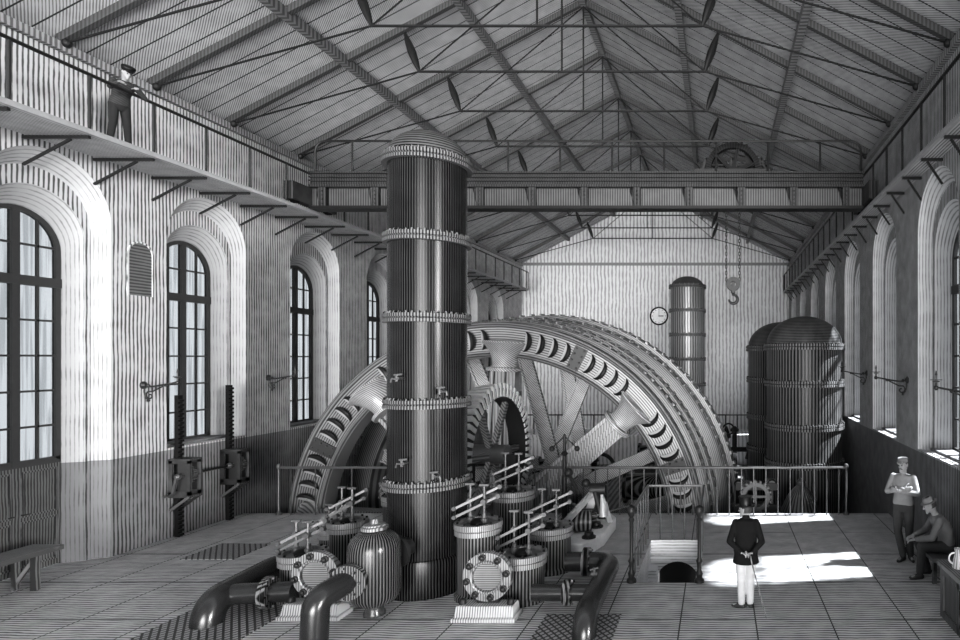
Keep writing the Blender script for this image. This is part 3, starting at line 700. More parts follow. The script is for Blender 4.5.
MB().tube(fillet([(-2.45, 9.72, .3), (-1.72, 9.72, .3), (-1.72, 7.74, .28), (-1.72, 7.70, -.02)], .28, 10), .155, 32).build('pipe_body', PIPE, dp)
MB().tube([(-2.62, 8.5, .28), (-1.8, 8.5, .28)], .12, 24).build('branch_pipe', PIPE, dp)
m = MB(); pipe_flange(m, (-2.13, 9.72, .3), (1, 0, 0), .155); m.build('pipe_flange', BAND, dp)
m = MB(); pipe_flange(m, (-2.13, 8.5, .28), (1, 0, 0), .125); m.build('pipe_flange', BAND, dp)
m = MB(); m.cyl((-1.80, 8.72, .43), .02, .12, n=8); m.beam((-1.86, 8.72, .52), (-1.74, 8.72, .55), .02, .02); m.cyl((-1.84, 8.72, .46), .03, .08, (1, 0, 0), 8); m.build('drain_cock', STEEL, dp)

# bed plate with crosshead lever machinery
bp = thing('bed_plate', (-2.6, 11.9, 0), 'white engine bed plate with round bosses carrying a crosshead lever', 'bed plate')
m = MB(); O = [(-3.05, 10.9), (-2.42, 10.75), (-2.18, 11.5), (-2.14, 12.6), (-2.32, 12.95), (-2.75, 12.95), (-3.05, 12.4)]
m.add([(x, y, 0) for x, y in O] + [(x, y, .26) for x, y in O], [tuple(range(6, -1, -1)), tuple(range(7, 14))] + [(i, (i + 1) % 7, 7 + (i + 1) % 7, 7 + i) for i in range(7)])
m.build('plate', mat('bed_white', .88, rough=.6), bp, smooth=False, bevel=.02)
for y_ in (11.15, 11.85, 12.55):
    m = MB(); m.lathe([(.13, 0), (.13, .03), (.09, .05), (.08, .1), (.02, .11)], (-2.40, y_, .26), n=20); m.build('boss', IRON, bp)
m = MB(); m.cyl((-2.85, 11.5, .46), .2, .42, (1, .2, 0), 32); m.build('roller', CYL, bp)
m = MB(); m.cyl((-2.85, 12.0, .42), .16, .42, (1, .2, 0), 32); m.build('roller', CYL, bp)
m = MB(); m.beam((-2.95, 10.85, .42), (-2.4, 12.1, 1.02), .08, .1); m.beam((-2.7, 12.1, .26), (-2.4, 12.1, 1.05), .1, .14); m.beam((-2.2, 12.2, .26), (-2.4, 12.1, 1.05), .08, .1); m.build('crosshead_lever', LIGHTIRON, bp, smooth=False)
m = MB(); m.cyl((-2.55, 11.95, .98), .13, .3, (1, .1, 0), 20); m.ball((-2.62, 11.9, 1.12), .09, n=12, m=8); m.ball((-2.3, 11.95, .8), .1, n=12, m=8); m.tube([(-2.75, 11.9, .9), (-2.95, 11.85, 1.3)], .035, 8); m.ball((-2.95, 11.85, 1.34), .09, n=12, m=8)
m.tube([(-2.42, 11.85, .95), (-2.3, 11.8, .55)], [.05, .08], 10); m.build('crank_linkage', IRON, bp)
m = MB(); m.tube([(-2.28, 11.78, .92), (-2.25, 11.76, .75), (-2.24, 11.75, .5)], [.03, .06, .09], 12); m.build('counterweight', LIGHTIRON, bp)
# second smaller driving gear stand near the ring gear
gs = thing('governor_stand', (-3.0, 12.7, 0), 'thin governor column with cross arms behind the pump cylinders', 'governor')
m = MB(); m.lathe([(.16, 0), (.16, .06), (.06, .12), (.045, 1.5), (.08, 1.55), (.03, 1.6), (.03, 1.95), (.01, 1.97)], (-3.3, 12.9, 0), n=20); m.build('column', IRON, gs)
m = MB()
for s_ in (-1, 1): m.tube([(-3.3, 12.9, 1.92), (-3.3 + s_ * .25, 12.9, 1.68)], .014, 8); m.ball((-3.3 + s_ * .27, 12.9, 1.65), .06, n=12, m=8)
m.build('flyball_arm', IRON, gs)

# ------------------------------------------------------------------ railings
rail = thing('pit_railing', (XL + .9, PE - .1, 0), 'long iron railing along the edge of the front floor before the wheel pit', 'railing')
m = MB(); m.tube([(-10.1, PE - .1, 1.08), (2.95, PE - .1, 1.08)], .03, 10); m.build('top_rail', STEEL, rail)
def rail_post(x, y, h, parent, r=.035):
    m = MB(); m.lathe([(.07, 0), (.07, .03), (.035, .06), (r * .7, .1), (r * .7, h - .06), (r * 1.4, h - .03), (r * 1.5, h + .02), (r, h + .06), (.005, h + .075)], (x, y, 0), n=14); return m.build('post', STEEL, parent)
for x in (-10.1, 2.95): rail_post(x, PE - .1, 1.1, rail)
x = -10.1 + .28; base = None
while x < 2.85:
    if base is None: base = MB().tube([(x, PE - .1, 0), (x, PE - .1, 1.06)], .014, 6).build('baluster', STEEL, rail); bx0 = x
    elif x > -4.4 or int(round((x + 10.1) / .28)) % 3 == 0:
        c = base.copy(); COL.objects.link(c); c.parent = rail; c.location.x = x - bx0
    x += .28
sr = thing('stair_railing', (SX0, SY0, 0), 'iron railing around the stair opening with turned corner posts', 'railing')
def newel(x, y, h):
    m = MB(); m.lathe([(.08, 0), (.08, .04), (.045, .08), (.06, .14), (.035, .2), (.04, .3), (.055, .34), (.03, .4), (.032, h - .16), (.05, h - .12), (.03, h - .08), (.075, h), (.08, h + .04), (.06, h + .09), (.01, h + .12)], (x, y, 0), n=18)
    m.build('newel_post', IRON, sr)
newel(SX0 - .06, SY0 + .02, 1.12); newel(SX1 + .06, SY0 + .02, 1.12)
m = MB(); m.tube([(SX0 - .06, SY0, 1.14), (SX0 - .06, SY1 + .05, 1.06), (SX1 + .08, SY1 + .05, 1.06), (SX1 + .07, SY0, 1.14)], .028, 10); m.build('top_rail', STEEL, sr)
for k in range(5): yy = SY0 + .42 + k * .38; [MB().tube([(x, yy, 0), (x, yy, 1.08)], .013, 6).build('baluster', STEEL, sr) for x in (SX0 - .06, SX1 + .07)]
for k in range(5): MB().tube([(SX0 - .06 + .242 * k, SY1 + .05, 0), (SX0 - .06 + .242 * k, SY1 + .05, 1.05)], .014, 6).build('baluster', STEEL, sr)
br = thing('back_railing', (XC, 31.1, BZ), 'distant railing on the low platform against the back wall', 'railing')
m = MB(); m.tube([(XL + .1, 31.1, BZ + 1.03), (XR - .1, 31.1, BZ + 1.03)], .035, 6); m.build('top_rail', IRON, br)
x = XL + .2
while x < XR - .1: MB().tube([(x, 31.1, BZ + .02), (x, 31.1, BZ + 1.03)], .03, 6).build('baluster', IRON, br); x += .62

# checkered floor plates
def hatch(P, label):
    m = MB(); m.add([(x, y, .001) for x, y in P] + [(x, y, .016) for x, y in P], [(3, 2, 1, 0), (4, 5, 6, 7)] + [(i, (i + 1) % 4, 4 + (i + 1) % 4, 4 + i) for i in range(4)])
    return tag(m.build('floor_plate', CHECK, smooth=False), label, 'floor plate')
hatch([(-9.6, 10.7), (-8.65, 10.7), (-8.65, 11.6), (-9.6, 11.6)], 'checkered iron floor plate lying alone near the left wall')
hatch([(-7.5, 7.35), (-6.1, 7.35), (-6.1, 8.75), (-7.5, 8.75)], 'checkered iron floor plate under the left fat pipe')
hatch([(-2.4, 7.35), (-1.35, 7.35), (-1.35, 8.4), (-2.4, 8.4)], 'checkered iron floor plate under the right pipe elbow')

# ------------------------------------------------------------------ rack jacks on the left wall
def rack(y, label, h, crank):
    x = XL + .1
    t = thing('sluice_rack', (x, y, 0), label, 'sluice gear')
    m = MB(); m.box(x - .04, x + .04, y - .05, y + .05, 0, h)
    z = .02
    while z < h - .05: m.box(x + .04, x + .075, y - .05, y + .05, z, z + .045); z += .09
    m.build('toothed_rack', BLACK, t, smooth=False)
    m = MB(); z0, z1 = .85, 1.55
    for yy in (y - .12, y + .12):
        m.box(x - .08, x + .36, yy - .02, yy + .02, z0, z0 + .08); m.box(x - .08, x + .36, yy - .02, yy + .02, z1 - .06, z1)
        m.box(x + .29, x + .36, yy - .02, yy + .02, z0, z1); m.box(x - .08, x - .0, yy - .02, yy + .02, z0, z1); m.box(x + .1, x + .28, yy - .01, yy + .01, z0 + .04, z1 - .04)
    m.box(x - .08, x + .36, y - .14, y + .14, z0 - .04, z0); m.box(x - .08, x + .36, y - .14, y + .14, z1, z1 + .03)
    m.beam((x - .05, y - .13, z0 - .3), (x + .34, y - .13, z0 - .02), .04, .05); m.beam((x - .05, y + .13, z0 - .3), (x + .34, y + .13, z0 - .02), .04, .05)
    m.build('gear_case', mat('case_iron', .05, .012, 'y', .05), t, smooth=False)
    m = MB(); gear(m, (x + .2, y - .05, z0 + .4), .14, .1, 12, tooth=.03, r_in=.03); m.cyl((x + .2, y - .24, z0 + .4), .035, .48, (0, 1, 0), 12); m.ball((x + .2, y - .24, z0 + .4), .06, n=10, m=6); m.build('pinion', STEEL, t)
    if crank:
        m = MB(); m.beam((x + .2, y - .26, z0 + .4), (x + .12, y - .26, z0 + .05), .05, .04); m.tube([(x + .12, y - .26, z0 + .05), (x + .12, y - .45, z0 + .04)], .025, 8); m.build('crank_handle', STEEL, t)
    return t
rack(12.1, 'toothed sluice rack with crank on left wall, the nearer one', 2.85, True)
rack(13.35, 'toothed sluice rack with gear case on left wall, the farther one', 3.0, False)
m = MB(); m.tube([(XL + .3, 12.36, 1.25), (XL + .3, 13.08, 1.25)], .025, 10); tag(m.build('drive_shaft', IRON), 'thin steel shaft joining the two wall sluice racks', 'shaft')

# ------------------------------------------------------------------ gas brackets
def gas(X, y, z, s_, label, L=.66):
    t = thing('gas_bracket', (X, y, z), label, 'wall lamp', 'scrolled gas brackets on the walls')
    m = MB(); m.lathe([(.075, 0), (.075, .02), (.05, .035), (.03, .06)], (X, y, z), (s_, 0, 0), 20); m.build('wall_plate', BRASS, t)
    def p(a, b): return (X + s_ * a, y, z + b)
    m = MB(); m.tube([p(.02, 0), p(.15, -.03), p(.35, .0), p(L - .1, .04), p(L, .06), p(L, .12)], .017, 8)
    m.ball(p(.1, -.01), .035, n=10, m=6); m.ball(p(L, .05), .04, n=10, m=6); m.ball(p(L * .65, .0), .03, n=10, m=6); m.build('arm', BRASS, t)
    m = MB(); P = [p(.42, .0), p(.3, -.06), p(.18, -.12)] + [tuple(Vector(p(.13, -.2)) + Vector((s_ * .085 * (1 - i / 16) * cos(2.0 + i * .5), 0, .085 * (1 - i / 16) * sin(2.0 + i * .5)))) for i in range(13)]
    m.tube(P, .014, 8); m.tube([p(.03, -.02), p(.02, -.12), p(.05, -.24), p(.1, -.28)], .013, 8); m.ball(p(.1, -.29), .03, n=8, m=6); m.build('scroll', BRASS, t)
    m = MB(); m.tube([p(L, .1), p(L, .24)], .012, 8); m.lathe([(.015, 0), (.05, .01), (.055, .025), (.01, .03)], p(L, .13), n=14); m.lathe([(.02, 0), (.008, .07)], p(L, .24), n=10); m.beam(p(L - .09, .17), p(L + .09, .17), .012, .012); m.build('burner', BRASS, t)
gas(XL, 11.46, 3.08, 1, 'scrolled gas bracket beside the niche on the left wall')
gas(XL, 14.64, 3.12, 1, 'scrolled gas bracket farther along the left wall, past the racks')
gas(XR, 9.05, 3.1, -1, 'scrolled gas bracket on the right wall cut by the picture edge')
gas(XR, 12.5, 3.14, -1, 'scrolled gas bracket on the right wall above the standing worker')
gas(XR, 15.9, 3.2, -1, 'scrolled gas bracket on the right wall nearest the boiler')

# clock on the back wall, at three o'clock
ck = thing('wall_clock', (-3.3, YB, 5.95), 'round white wall clock on the back wall reading three', 'clock')
MB().lathe([(.46, 0), (.52, 0), (.52, -.06), (.46, -.08), (.43, -.05), (.43, 0)], (-3.3, YB, 5.95), (0, 1, 0), 40).build('bezel', IRON, ck)
MB().cyl((-3.3, YB - .04, 5.95), .44, .03, (0, 1, 0), 40).build('dial', WHITE, ck)
m = MB(); m.beam((-3.33, YB - .055, 5.95), (-3.05, YB - .055, 5.95), .015, .05); m.beam((-3.3, YB - .06, 5.92), (-3.3, YB - .06, 6.28), .015, .03, (0, 1, 0))
m.build('hands', BLACK, ck, smooth=False)
m = MB()
for k in range(12): a = pi * k / 6; m.beam((-3.3 + .34 * sin(a), YB - .05, 5.95 + .34 * cos(a)), (-3.3 + .4 * sin(a), YB - .05, 5.95 + .4 * cos(a)), .01, .03, (cos(a), 0, -sin(a)))
m.build('hour_marks', BLACK, ck, smooth=False)

# ------------------------------------------------------------------ benches, chest, jug
t = thing('wall_bench', (XL + .25, 8.6, 0), 'plain wooden bench against the left wall beside the door', 'bench')
MB().box(XL + .02, XL + .52, 7.0, 9.6, .55, .62).build('bench_top', WOODL, t, smooth=False)
for yy in (7.3, 9.3):
    m = MB(); m.box(XL + .36, XL + .44, yy - .04, yy + .04, 0, .55); m.beam((XL + .1, yy, .1), (XL + .4, yy, .5), .04, .05); m.box(XL + .06, XL + .12, yy - .04, yy + .04, 0, .55); m.build('leg', WOOD, t, smooth=False)
t = thing('tool_chest', (3.5, 7.3, 0), 'dark wooden chest in the near right corner carrying a jug', 'chest')
m = MB(); m.box(3.14, 3.92, 5.8, 8.40, 0, .70); m.build('carcass', WOOD, t, smooth=False)
m = MB(); m.box(3.08, 3.94, 5.75, 8.46, .70, .76); m.build('lid', WOODL, t, smooth=False, bevel=.008)
m = MB()
for yy in (7.78, 7.1): m.box(3.11, 3.14, yy - .03, yy + .03, 0.02, .69)
m.box(3.11, 3.14, 5.8, 8.4, .0, .1); m.box(3.11, 3.14, 5.8, 8.4, .6, .69); m.box(3.11, 3.14, 8.3, 8.4, .1, .6); m.build('moulding', WOOD, t, smooth=False)
MB().ball((3.11, 7.62, .38), .035, n=10, m=8).build('knob', STEEL, t)
t = thing('tin_jug', (3.26, 8.12, .76), 'pale tin jug standing on the wooden chest', 'jug')
MB().lathe([(.02, .005), (.085, 0), (.09, .01), (.075, .1), (.055, .19), (.05, .22), (.06, .26), (.054, .26), (.045, .22), (.05, .19), (.02, .02)], (3.26, 8.12, .76), n=32).build('body', mat('tin', .6, .2, 'ang', .5, .35, .2), t)
MB().tube(arc((3.20, 8.12, .89), .075, pi * .45, pi * 1.55, 10), .012, 8).build('handle', mat('tin', .6), t)
MB().add([(3.31, 8.10, 1.0), (3.31, 8.14, 1.0), (3.36, 8.12, 1.04), (3.30, 8.12, .96)], [(0, 1, 2), (0, 3, 1), (0, 2, 3), (1, 3, 2)]).build('spout', mat('tin', .6), t)
t = thing('wooden_stool', (3.64, 9.8, 0), 'low wooden block stool under the seated worker', 'stool')
MB().box(3.40, 3.92, 9.5, 10.1, .36, .42).build('seat', WOOD, t, smooth=False)
for a in (3.45, 3.87):
    for b in (9.56, 10.04): MB().box(a - .03, a + .03, b - .03, b + .03, 0, .36).build('leg', WOOD, t, smooth=False)

# ------------------------------------------------------------------ machinery down in the pit
t = thing('donkey_engine', (.95, 15.2, PZ), 'small framed engine in the pit between flywheel and boiler', 'engine')
m = MB()
for x in (.35 + .2, 1.35): m.lathe([(.16, 0), (.12, .1), (.12, 2.2), (.16, 2.3), (.10, 2.4)], (x, 15.4, PZ), n=20)
m.build('column', CYL, t)
m = MB(); m.box(.45, 1.5, 15.2, 15.6, .25, .42); m.box(.4, 1.55, 15.2, 15.6, -.3, -.12); m.build('cross_beam', IRON, t, smooth=False)
m = MB(); gear(m, (.95, 15.1, .1), .36, .1, 20, tooth=.05, r_in=.26); m.beam((.6, 15.15, .1), (1.3, 15.15, .1), .05, .06); m.beam((.95, 15.15, -.25), (.95, 15.15, .45), .05, .06); m.build('hand_wheel', STEEL, t)
m = MB(); m.lathe([(.26, 0), (.26, 1.5), (.2, 1.6), (.05, 1.62)], (.95, 15.4, PZ), n=24); m.build('cylinder', CYL, t)
t = thing('dome_valve', (2.15, 15.6, PZ), 'dark dome-topped valve chest in front of the boiler', 'valve')
MB().lathe([(.55, 0), (.55, 1.35), (.5, 1.6), (.36, 1.9), (.2, 2.1), (.1, 2.2), (.12, 2.28), (.05, 2.36), (.01, 2.38)], (2.15, 15.6, PZ), n=40).build('body', mat('valve_plate', .12, .01, 'ang', .2, .35, .3), t)
MB().ring((2.15, 15.6, PZ + 1.3), .54, .64, .1).build('flange', BAND, t)
# rows of low engines far behind the wheel, along the left/right of the pit
def far_engine(x, y, s, label):
    t = thing('steam_engine', (x, y, PZ), label, 'engine', 'distant engines beyond the flywheel')
    m = MB(); m.box(x - 1.1 * s, x + 1.1 * s, y - .4, y + .4, PZ, PZ + .4 * s); m.build('bed', GIRD, t, smooth=False)
    m = MB(); m.lathe([(.34 * s, 0), (.42 * s, 0), (.42 * s, .1), (.34 * s, .1), (.34 * s, 1.0 * s), (.42 * s, 1.0 * s), (.42 * s, 1.1 * s), (.1, 1.1 * s)], (x - 1.0 * s, y, PZ + .85 * s), (1, 0, 0), 28); m.build('cylinder', CYL, t)
    m = MB(); m.lathe([(.22 * s, 0), (.22 * s, .7 * s), (.28 * s, .72 * s), (.2 * s, 1.0 * s), (.05, 1.2 * s)], (x + .6 * s, y, PZ + .4 * s), n=20); m.build('receiver', IRON, t)
    m = MB(); m.tube([(x, y, PZ + .85 * s), (x + 1.2 * s, y, PZ + .85 * s)], .05, 8); m.ring((x + .9 * s, y - .1, PZ + .9 * s), .4 * s, .5 * s, .1, (0, 1, 0), 32); m.build('drive_wheel', IRON, t)
far_engine(-1.9, 20.5, 1.3, 'low distant engine seen under the right curve of the flywheel')
far_engine(-2.3, 27.2, 1.3, 'faraway engine left of the slim distant air vessel')
far_engine(.6, 23.5, 1.4, 'distant engine between slim air vessel and the boilers')
far_engine(-5.8, 23.5, 1.3, 'distant engine seen through the middle of the flywheel')
far_engine(-9.0, 22.5, 1.3, 'distant engine near the left wall behind the flywheel rim')
t = thing('pipe_manifold', (-.4, 29.0, PZ), 'cluster of valves and pipes at the back below the far platform', 'pipework')
m = MB()
for k in range(6): m.lathe([(.12, 0), (.12, 1.6 + .3 * (k % 2)), (.22, 1.65 + .3 * (k % 2)), (.22, 1.75 + .3 * (k % 2)), (.05, 2.2)], (-1.2 + .4 * k, 29 + .1 * (k % 2), PZ), n=12)
m.tube([(-1.6, 28.9, PZ + 1.1), (1.4, 28.9, PZ + 1.1)], .12, 10); m.build('standpipes', IRON, t)
for k in range(3): MB().ring((-.9 + .7 * k, 28.7, PZ + 2.1), .22, .3, .06, (0, 1, 0), 24).build('hand_wheel', IRON, t)

#PEOPLE_BEGIN
# ------------------------------------------------------------------ people
def V(*a): return Vector(a)
def capsule(mb, a, b, r1, r2, n=14):
    a, b = Vector(a), Vector(b); L = (b - a).length; prof = []
    for i in range(6): t = pi / 2 * i / 5; prof.append((r1 * sin(t), -r1 * cos(t)))
    for i in range(6): t = pi / 2 * i / 5; prof.append((r2 * cos(t), L + r2 * sin(t)))
    mb.lathe(prof, a, b - a, n)
def loft(mb, secs, n=22):
    """secs: (centre, half width, half depth, lateral, forward) ellipses joined into one closed solid"""
    vs = []
    for c, rx, ry, lat, fwd in secs:
        vs += [Vector(c) + Vector(lat) * rx * cos(2 * pi * k / n) + Vector(fwd) * ry * sin(2 * pi * k / n) for k in range(n)]
    m = len(secs)
    mb.add(vs, [(i * n + k, i * n + (k + 1) % n, (i + 1) * n + (k + 1) % n, (i + 1) * n + k) for i in range(m - 1) for k in range(n)]
           + [tuple(range(n - 1, -1, -1)), tuple((m - 1) * n + k for k in range(n))])
def fuse(o, voxel, smooth=4):
    r = o.modifiers.new('r', 'REMESH'); r.mode = 'VOXEL'; r.voxel_size = voxel
    s = o.modifiers.new('s', 'SMOOTH'); s.factor = .5; s.iterations = smooth
    dg = bpy.context.evaluated_depsgraph_get(); me = bpy.data.meshes.new_from_object(o.evaluated_get(dg))
    o.modifiers.clear(); old = o.data; o.data = me; me.name = o.name; me.polygons.foreach_set('use_smooth', [True] * len(me.polygons))
    return o
def hand(mb, w, d, nrm, side, curl, s):
    """w wrist, d pointing direction, nrm palm normal (fingers curl towards it), side thumb direction"""
    d = Vector(d).normalized(); nrm = Vector(nrm); nrm = (nrm - d * nrm.dot(d)).normalized(); sd = d.cross(nrm)
    if sd.dot(Vector(side)) < 0: sd = -sd
    w = Vector(w)
    for q in (-.026, -.009, .009, .026): capsule(mb, w + d * .012 * s + sd * q * .7 * s, w + d * .082 * s + sd * q * s, .015 * s, .0125 * s, 8)
    for q, L in ((.030, .070), (.010, .080), (-.010, .074), (-.029, .058)):
        p = w + d * .084 * s + sd * q * s; a = curl * .5
        for k, f in enumerate((.46, .31, .23)):
            dd = d * cos(a) + nrm * sin(a); p2 = p + dd * L * f * s; capsule(mb, p, p2, (.0095 - .001 * k) * s, (.009 - .001 * k) * s, 8); p = p2; a += curl
    p = w + d * .02 * s + sd * .028 * s; a = 0
    for f in (.038, .032, .026):
        dd = (d * .75 + sd * (.65 - a) + nrm * (.2 + a)).normalized(); p2 = p + dd * f * s; capsule(mb, p, p2, .0115 * s, .0105 * s, 8); p = p2; a += .25 * curl
def person(label, loc, yaw, s, J, cloth):
    """J: joints in metres for a 1.75 m adult facing local +Y"""
    t = thing('person', loc, label, 'person'); t.rotation_euler = (0, 0, yaw)
    def G(k): return Vector(J[k]) * s
    def out(mb, name, m, voxel=None, sm=4):
        me = MB(); me.v = mb.v; me.f = mb.f; me.mi = mb.mi
        o = me.build(name, m, None); 
        if voxel: fuse(o, voxel * s, sm)
        o.parent = t; return o
    lat_s = (G('shR') - G('shL')).normalized(); lat_h = (G('hipR') - G('hipL')).normalized()
    pel = (G('hipR') + G('hipL')) / 2; chest = (G('shR') + G('shL')) / 2; up = (chest - pel).normalized()
    fs_, fh = up.cross(lat_s) * -1, up.cross(lat_h) * -1
    if fs_.dot(J.get('fwd', V(0, 1, 0))) < 0: fs_ = -fs_
    if fh.dot(J.get('fwd', V(0, 1, 0))) < 0: fh = -fh
    mid = (pel + chest) / 2 + fs_ * J.get('hunch', 0) * -s
    def torso(mb, g=0, low=-.06, skirt=None):
        L = []
        if skirt:
            sk = pel + V(0, 0, -1) * skirt * s; L.append((sk, (.185 + g) * s, (.14 + g) * s, lat_h, fh))
        L += [(pel + up * low * s, (.155 + g) * s, (.105 + g) * s, lat_h, fh), (pel + up * .06 * s, (.165 + g) * s, (.115 + g) * s, lat_h, fh),
              (pel.lerp(mid, .7), (.140 + g) * s, (.100 + g) * s, lat_h, fh), (mid, (.145 + g) * s, (.102 + g) * s, (lat_h + lat_s).normalized(), fs_),
              (mid.lerp(chest, .55), (.168 + g) * s, (.118 + g) * s, lat_s, fs_), (chest - up * .03 * s, (.165 + g) * s, (.105 + g) * s, lat_s, fs_),
              (chest + up * .035 * s, (.135 + g) * s, (.08 + g) * s, lat_s, fs_), (chest + up * .065 * s, (.06 + g * .5) * s, (.055 + g * .5) * s, lat_s, fs_)]
        loft(mb, L)
    hd = G('head'); hf = Vector(J['look']).normalized(); hu = Vector(J.get('hup', (0, 0, 1))); hu = (hu - hf * hu.dot(hf)).normalized(); hr = hf.cross(hu)
    def H(x, y, z): return hd + (hr * x + hf * y + hu * z) * s
    b = MB(); torso(b)
    capsule(b, chest + up * .02 * s, H(0, -.015, -.07), .056 * s, .052 * s)
    loft(b, [(H(0, -.005 + .012 * q, .118 * -cos(pi * i / 12)), max(.002, .076 * sin(pi * i / 12) ** .75) * s, max(.002, .094 * sin(pi * i / 12) ** .75) * s, hr, hf) for i, q in [(j, (6 - j) / 6) for j in range(13)]])
    capsule(b, H(0, .07, -.075), H(0, .078, -.1), .028 * s, .022 * s)          # chin
    capsule(b, H(0, .088, .012), H(0, .108, -.026), .009 * s, .014 * s, 8)       # nose
    capsule(b, H(-.02, .086, -.055), H(.02, .086, -.055), .008 * s, .008 * s, 8)  # lips
    capsule(b, H(-.04, .082, .03), H(.04, .082, .03), .010 * s, .010 * s, 8)     # brow
    for q in (-1, 1):
        capsule(b, H(q * .076, -.005, -.02), H(q * .08, -.01, .02), .012 * s, .015 * s, 8)   # ears
    for q in 'LR':
        capsule(b, G('sh' + q), G('el' + q), .048 * s, .038 * s); capsule(b, G('el' + q), G('wr' + q), .038 * s, .026 * s)
        hd_, nm, th, cu = J['hand' + q]; hand(b, G('wr' + q), hd_, nm, th, cu, s)
        capsule(b, G('hip' + q), G('kn' + q), .078 * s, .054 * s); capsule(b, G('kn' + q), G('an' + q), .052 * s, .036 * s)
        tf = Vector(J['toe' + q]).normalized(); capsule(b, G('an' + q) + V(0, 0, -.04) * s, G('an' + q) + (tf * .13 + V(0, 0, -.052)) * s, .036 * s, .028 * s)
    out(b, 'body', SKIN, .0075, 2)
    e = MB()
    for q in (-1, 1): e.ball(H(q * .031, .088, .008), .010 * s, n=10, m=6)
    out(e, 'eyes', BLACK)
    # clothes
    c = MB(); torso(c, cloth.get('g', .018), low=-.06 if not cloth.get('skirt') else -.02, skirt=cloth.get('skirt'))
    for q in 'LR':
        capsule(c, G('sh' + q), G('el' + q), .062 * s, .054 * s); capsule(c, G('el' + q), G('el' + q).lerp(G('wr' + q), .93), .054 * s, .040 * s)
    if cloth.get('collar'): capsule(c, chest + up * .05 * s, chest + up * .085 * s, .068 * s, .064 * s)
    out(c, cloth['top_name'], cloth['top'], .011)
    c = MB(); loft(c, [(pel - up * .09 * s, .168 * s, .128 * s, lat_h, fh), (pel, .182 * s, .135 * s, lat_h, fh), (pel + up * .09 * s, .165 * s, .125 * s, lat_h, fh)])
    for q in 'LR':
        capsule(c, G('hip' + q), G('kn' + q), .098 * s, .072 * s); capsule(c, G('kn' + q), G('kn' + q).lerp(G('an' + q), .97), .071 * s, .060 * s)
    out(c, 'trousers', cloth['legs'], .011)
    c = MB()
    for q in 'LR':
        tf = Vector(J['toe' + q]).normalized(); an = G('an' + q)
        capsule(c, an + V(0, 0, .03) * s, an + V(0, 0, -.045) * s, .046 * s, .046 * s)
        capsule(c, an + (tf * -.03 + V(0, 0, -.052)) * s, an + (tf * .06 + V(0, 0, -.052)) * s, .04 * s, .042 * s)
        capsule(c, an + (tf * .06 + V(0, 0, -.054)) * s, an + (tf * .15 + V(0, 0, -.066)) * s, .042 * s, .028 * s)
    out(c, 'boots', LEATH, .010)
    hr_ = MB(); loft(hr_, [(H(0, -.022, .118 * -cos(pi * i / 12) + .012), max(.002, .082 * sin(pi * i / 12) ** .75) * s, max(.002, .088 * sin(pi * i / 12) ** .75) * s, hr, hf) for i in range(4, 13)])
    out(hr_, 'hair', HAIRM)
    if cloth.get('moustache'):
        m = MB(); [capsule(m, H(0, .1, -.043), H(q * .035, .088, -.056), .010 * s, .006 * s, 8) for q in (-1, 1)]; out(m, 'moustache', HAIRM)
    k = MB(); kind = cloth['hat']
    if kind == 'top':
        k.lathe([(.02, .155), (.094, .155), (.098, .15), (.086, .10), (.088, .03), (.092, .022), (.138, .026), (.148, .036), (.144, .016), (.09, .008), (.06, .008)], H(0, -.01, .045), hu, 36); out(k, 'top_hat', mat('silk_hat', .004, rough=.4, spec=.2), None)
    elif kind == 'cap':
        k.lathe([(.082, 0), (.088, .02), (.098, .05), (.09, .075), (.05, .085), (.01, .087)], H(0, -.012, .045), hu, 28)
        capsule(k, H(-.045, .09, .05), H(.045, .09, .05), .02 * s, .02 * s, 8); capsule(k, H(-.03, .115, .044), H(.03, .115, .044), .012 * s, .012 * s, 8); out(k, 'cap', cloth['hatm'], .008)
    else:
        k.lathe([(.06, .0), (.135, -.004), (.14, .004), (.09, .012), (.086, .06), (.07, .085), (.03, .082), (.01, .08)], H(0, -.01, .045), hu, 32); out(k, 'felt_hat', cloth['hatm'])
    return t, out, G, H
# 1 gentleman seen from behind, hands clasped behind his back around a cane
J = dict(shL=(-.165, 0, 1.40), shR=(.165, 0, 1.40), hipL=(-.09, 0, .90), hipR=(.09, 0, .90), head=(-.01, .03, 1.60), look=(-.85, .45, -.05),
         elL=(-.265, -.12, 1.13), elR=(.25, -.14, 1.13), wrL=(-.09, -.215, .98), wrR=(.10, -.22, .98),
         handL=((1, -.1, -.25), (0, -.3, -1), (0, -1, .5), .6), handR=((-1, -.12, -.2), (0, -.3, -1), (0, -1, .5), .7),
         knL=(-.075, .03, .49), knR=(.075, .02, .49), anL=(-.07, .01, .095), anR=(.07, .03, .095), toeL=(-.9, .35, 0), toeR=(-.35, .9, 0))
t, out, G, H = person('man in black coat, top hat and white trousers, seen from behind holding a cane', (.40, 8.62, 0), 0, .885, J,
       dict(top=COAT, top_name='coat', legs=TROUW, hat='top', skirt=.15, collar=1, g=.036))
m = MB(); m.tube([Vector((-.02, -.30, 1.02)) * .89, Vector((.05, -.31, .96)) * .89, Vector((.30, -.36, .0)) * .89], [.012, .011, .008], 10)
cn = m.build('walking_cane', WOODL); cn.location = (.40, 8.62, 0); tag(cn, 'thin cane in the hands of the top-hatted man', 'cane')
